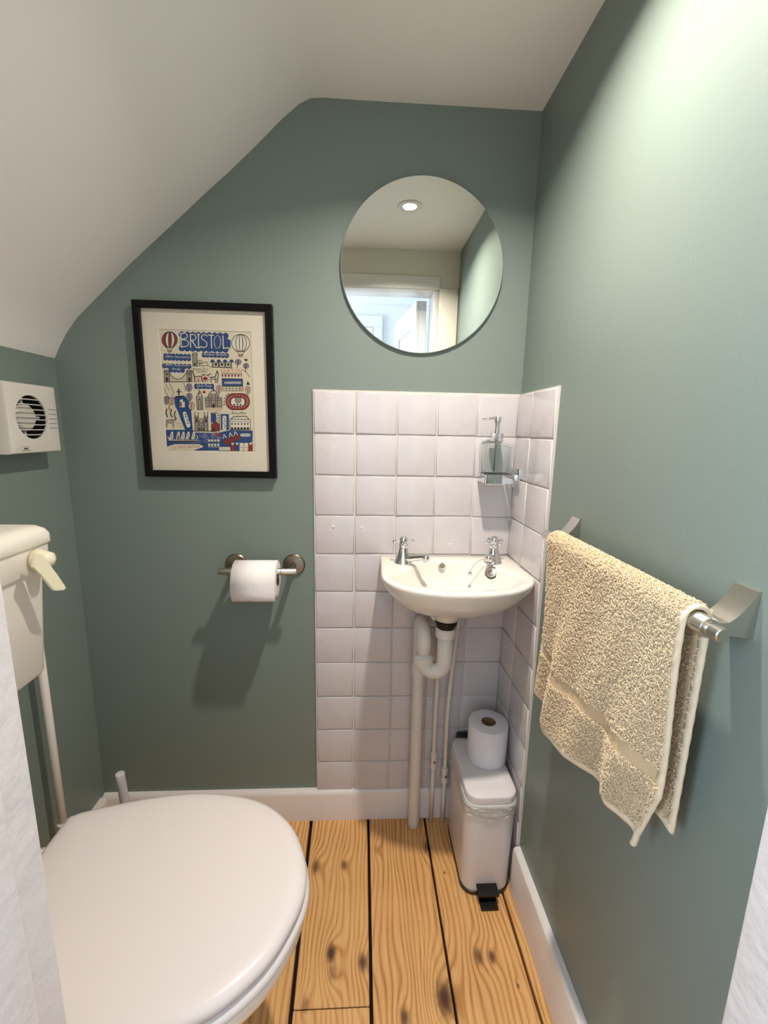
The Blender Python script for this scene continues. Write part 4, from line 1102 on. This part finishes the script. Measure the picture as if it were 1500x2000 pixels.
# stadium
poly('red', rrect(1052, 1052, 216, 150, 70, 8)); poly('white', rrect(1052, 1055, 130, 78, 36, 8)); stroke('line', rrect(1052, 1052, 216, 150, 70, 8) + [rrect(1052, 1052, 216, 150, 70, 8)[0]], 5)
stroke('line', rrect(1052, 1055, 130, 78, 36, 8) + [rrect(1052, 1055, 130, 78, 36, 8)[0]], 5); poly('grey', ell(1055, 1038, 28, 26, 18)); stroke('line', ell(1055, 1038, 28, 26, 18) + [(1083, 1038)], 5)
for x in (1020, 1050, 1078): poly('line', ell(x, 1080, 10, 8, 12))
for k in range(22):
    a = 2 * PI * k / 22; stroke('pink', [(1052 + 84 * math.cos(a), 1052 + 54 * math.sin(a)), (1052 + 98 * math.cos(a), 1052 + 62 * math.sin(a))], 5)
for (x, y) in ((926, 1078), (928, 1052), (934, 1024), (948, 1000), (964, 982)): stroke('line', [(x - 6, y + 6), (x, y - 8), (x + 8, y + 4)], 5)
# cathedral
poly('grey', [(655, 1180), (690, 1180), (715, 1240), (745, 1180), (780, 1180), (784, 1320), (660, 1320)])
for x in (660, 690, 746, 776): stroke('line', [(x, 1150), (x, 1320)], 6)
stroke('line', [(655, 1200), (695, 1200)], 5); stroke('line', [(742, 1200), (782, 1200)], 5); stroke('line', [(690, 1250), (718, 1205), (746, 1250)], 6); stroke('line', ell(718, 1262, 18, 18, 16) + [(736, 1262)], 5)
for x in (674, 762): poly('line', ell(x, 1226, 9, 20, 12))
for x in (700, 718, 738): poly('line', ell(x, 1304, 7, 16, 12))
stroke('line', [(655, 1322), (790, 1322), (860, 1330)], 6)
# engine shed and blue block
poly('blue', [(806, 1160), (852, 1160), (858, 1215), (845, 1240), (806, 1245)]); stroke('line', [(806, 1158), (852, 1152), (884, 1168), (888, 1310)], 5)
poly('red', [(812, 1260), (850, 1235), (885, 1262), (885, 1318), (814, 1318)]); stroke('line', [(812, 1258), (850, 1233), (887, 1262), (887, 1320), (812, 1320), (812, 1258)], 5); poly('line', ell(836, 1306, 9, 14, 12))
for yy in (1180, 1204, 1228): stroke('line', [(862, yy), (886, yy)], 5)
poly('blue', [(896, 1165), (970, 1165), (974, 1310), (898, 1310)]); poly('white', rrect(930, 1246, 34, 132, 15, 5)); stroke('line', [(930, 1296), (938, 1270), (924, 1250), (936, 1225), (926, 1195)], 5)
# Arnolfini
text('Arnolfini', 985, 1168, 145, 26, 'line', 0, .3)
poly('white', [(980, 1215), (1165, 1215), (1168, 1305), (984, 1305)]); stroke('line', [(980, 1212), (1168, 1215), (1168, 1306), (984, 1306), (980, 1212)], 5); stroke('line', [(992, 1210), (1015, 1188), (1130, 1186), (1155, 1212)], 6); stroke('line', [(982, 1236), (1166, 1238)], 4)
for i in range(6):
    x = 1000 + i * 29; poly('line', ell(x, 1256, 7, 10, 10)); stroke('line', [(x - 6, 1222), (x + 6, 1222)], 4); poly('line', ell(x, 1298, 11, 14, 12))
# harbour water
poly('blue', [(392, 1310), (640, 1310), (660, 1335), (860, 1340), (985, 1312), (1188, 1316), (1188, 1420), (1000, 1500), (650, 1500), (740, 1462), (700, 1440), (560, 1440), (470, 1440), (440, 1465), (398, 1468)])
poly('paper', [(400, 1466), (450, 1448), (520, 1456), (600, 1446), (700, 1452), (735, 1468), (690, 1484), (640, 1498), (400, 1500)])
random.seed(3)
for k in range(120):
    x = random.uniform(690, 900); y = random.uniform(1345, 1430); stroke('white', [(x, y), (x + 5, y - 3)], 2.2)
poly('white', [(415, 1400), (690, 1404), (668, 1424), (440, 1420)]); poly('line', [(426, 1408), (684, 1408), (668, 1422), (436, 1420)])
for i, x in enumerate((440, 500, 545, 590, 640)):
    poly('white', [(x - 16, 1396), (x - 4, 1330), (x + 20, 1326), (x + 24, 1396)]); stroke('line', [(x - 16, 1396), (x - 2, 1330), (x + 22, 1396)], 4); stroke('grey', [(x + 4, 1340), (x + 6, 1394)], 5)
poly('line', [(498, 1370), (512, 1370), (512, 1402), (500, 1402)]); poly('line', [(606, 1378), (622, 1378), (622, 1402), (608, 1402)]); stroke('white', [(412, 1372), (428, 1398)], 8); stroke('white', [(676, 1362), (688, 1380), (678, 1396)], 6)
text('S.S. GREAT BRITAIN', 452, 1484, 250, 24, 'orange', -.03)
# house rows, warehouse and flags
for r_ in range(2):
    for i in range(4):
        x = 790 + i * 28; y = 1408 + r_ * 38; poly('white', rrect(x, y, 20, 18, 5, 3)); stroke('line', [(x - 12, y + 14), (x + 12, y + 14)], 4)
for i in range(4): stroke('white', [(785 + i * 28, 1470), (793 + i * 28, 1450), (801 + i * 28, 1470)], 5)
poly('red', [(918, 1406), (1066, 1346), (1078, 1392), (934, 1452)]); stroke('line', [(918, 1406), (1066, 1346), (1078, 1392), (934, 1452), (918, 1406)], 4); text('M SHED', 938, 1436, 124, 36, 'line', -.40)
for x, y in ((930, 1350), (985, 1335), (1030, 1322)): stroke('white', [(x - 8, y + 40), (x - 4, y), (x + 20, y + 34)], 7)
poly('red', [(840, 1345), (900, 1340), (896, 1366), (850, 1366)]); poly('white', rrect(1122, 1358, 92, 26, 12, 4)); stroke('line', [(1085, 1358), (1160, 1358)], 5)
for i, c_ in enumerate(('red', 'blue', 'white', 'white', 'red')):
    x = 985 + i * 41; poly(c_, [(x, 1436), (x + 41, 1436), (x + 41, 1504), (x, 1504)]); poly('white', [(x + 4, 1430), (x + 37, 1430), (x + 20, 1452)]); stroke('line', [(x, 1436), (x, 1504)], 4)
    if c_ == 'white': stroke('line', [(x + 12, 1470), (x + 30, 1470)], 4); stroke('orange', [(x + 6, 1445), (x + 34, 1500)], 3)
poly('white', [(880, 1466), (985, 1466), (985, 1502), (880, 1502)]); stroke('line', [(880, 1466), (985, 1466), (985, 1502), (880, 1502), (880, 1466)], 4); text('Harbour', 892, 1494, 82, 16, 'line', 0, .2)
for f in art.faces:
    f.normal_update()
    if f.normal.y > 0: f.normal_flip()
me = bpy.data.meshes.new('artwork'); art.to_mesh(me); art.free()
link('artwork', me, [INKM[k] for k in inks], pr)
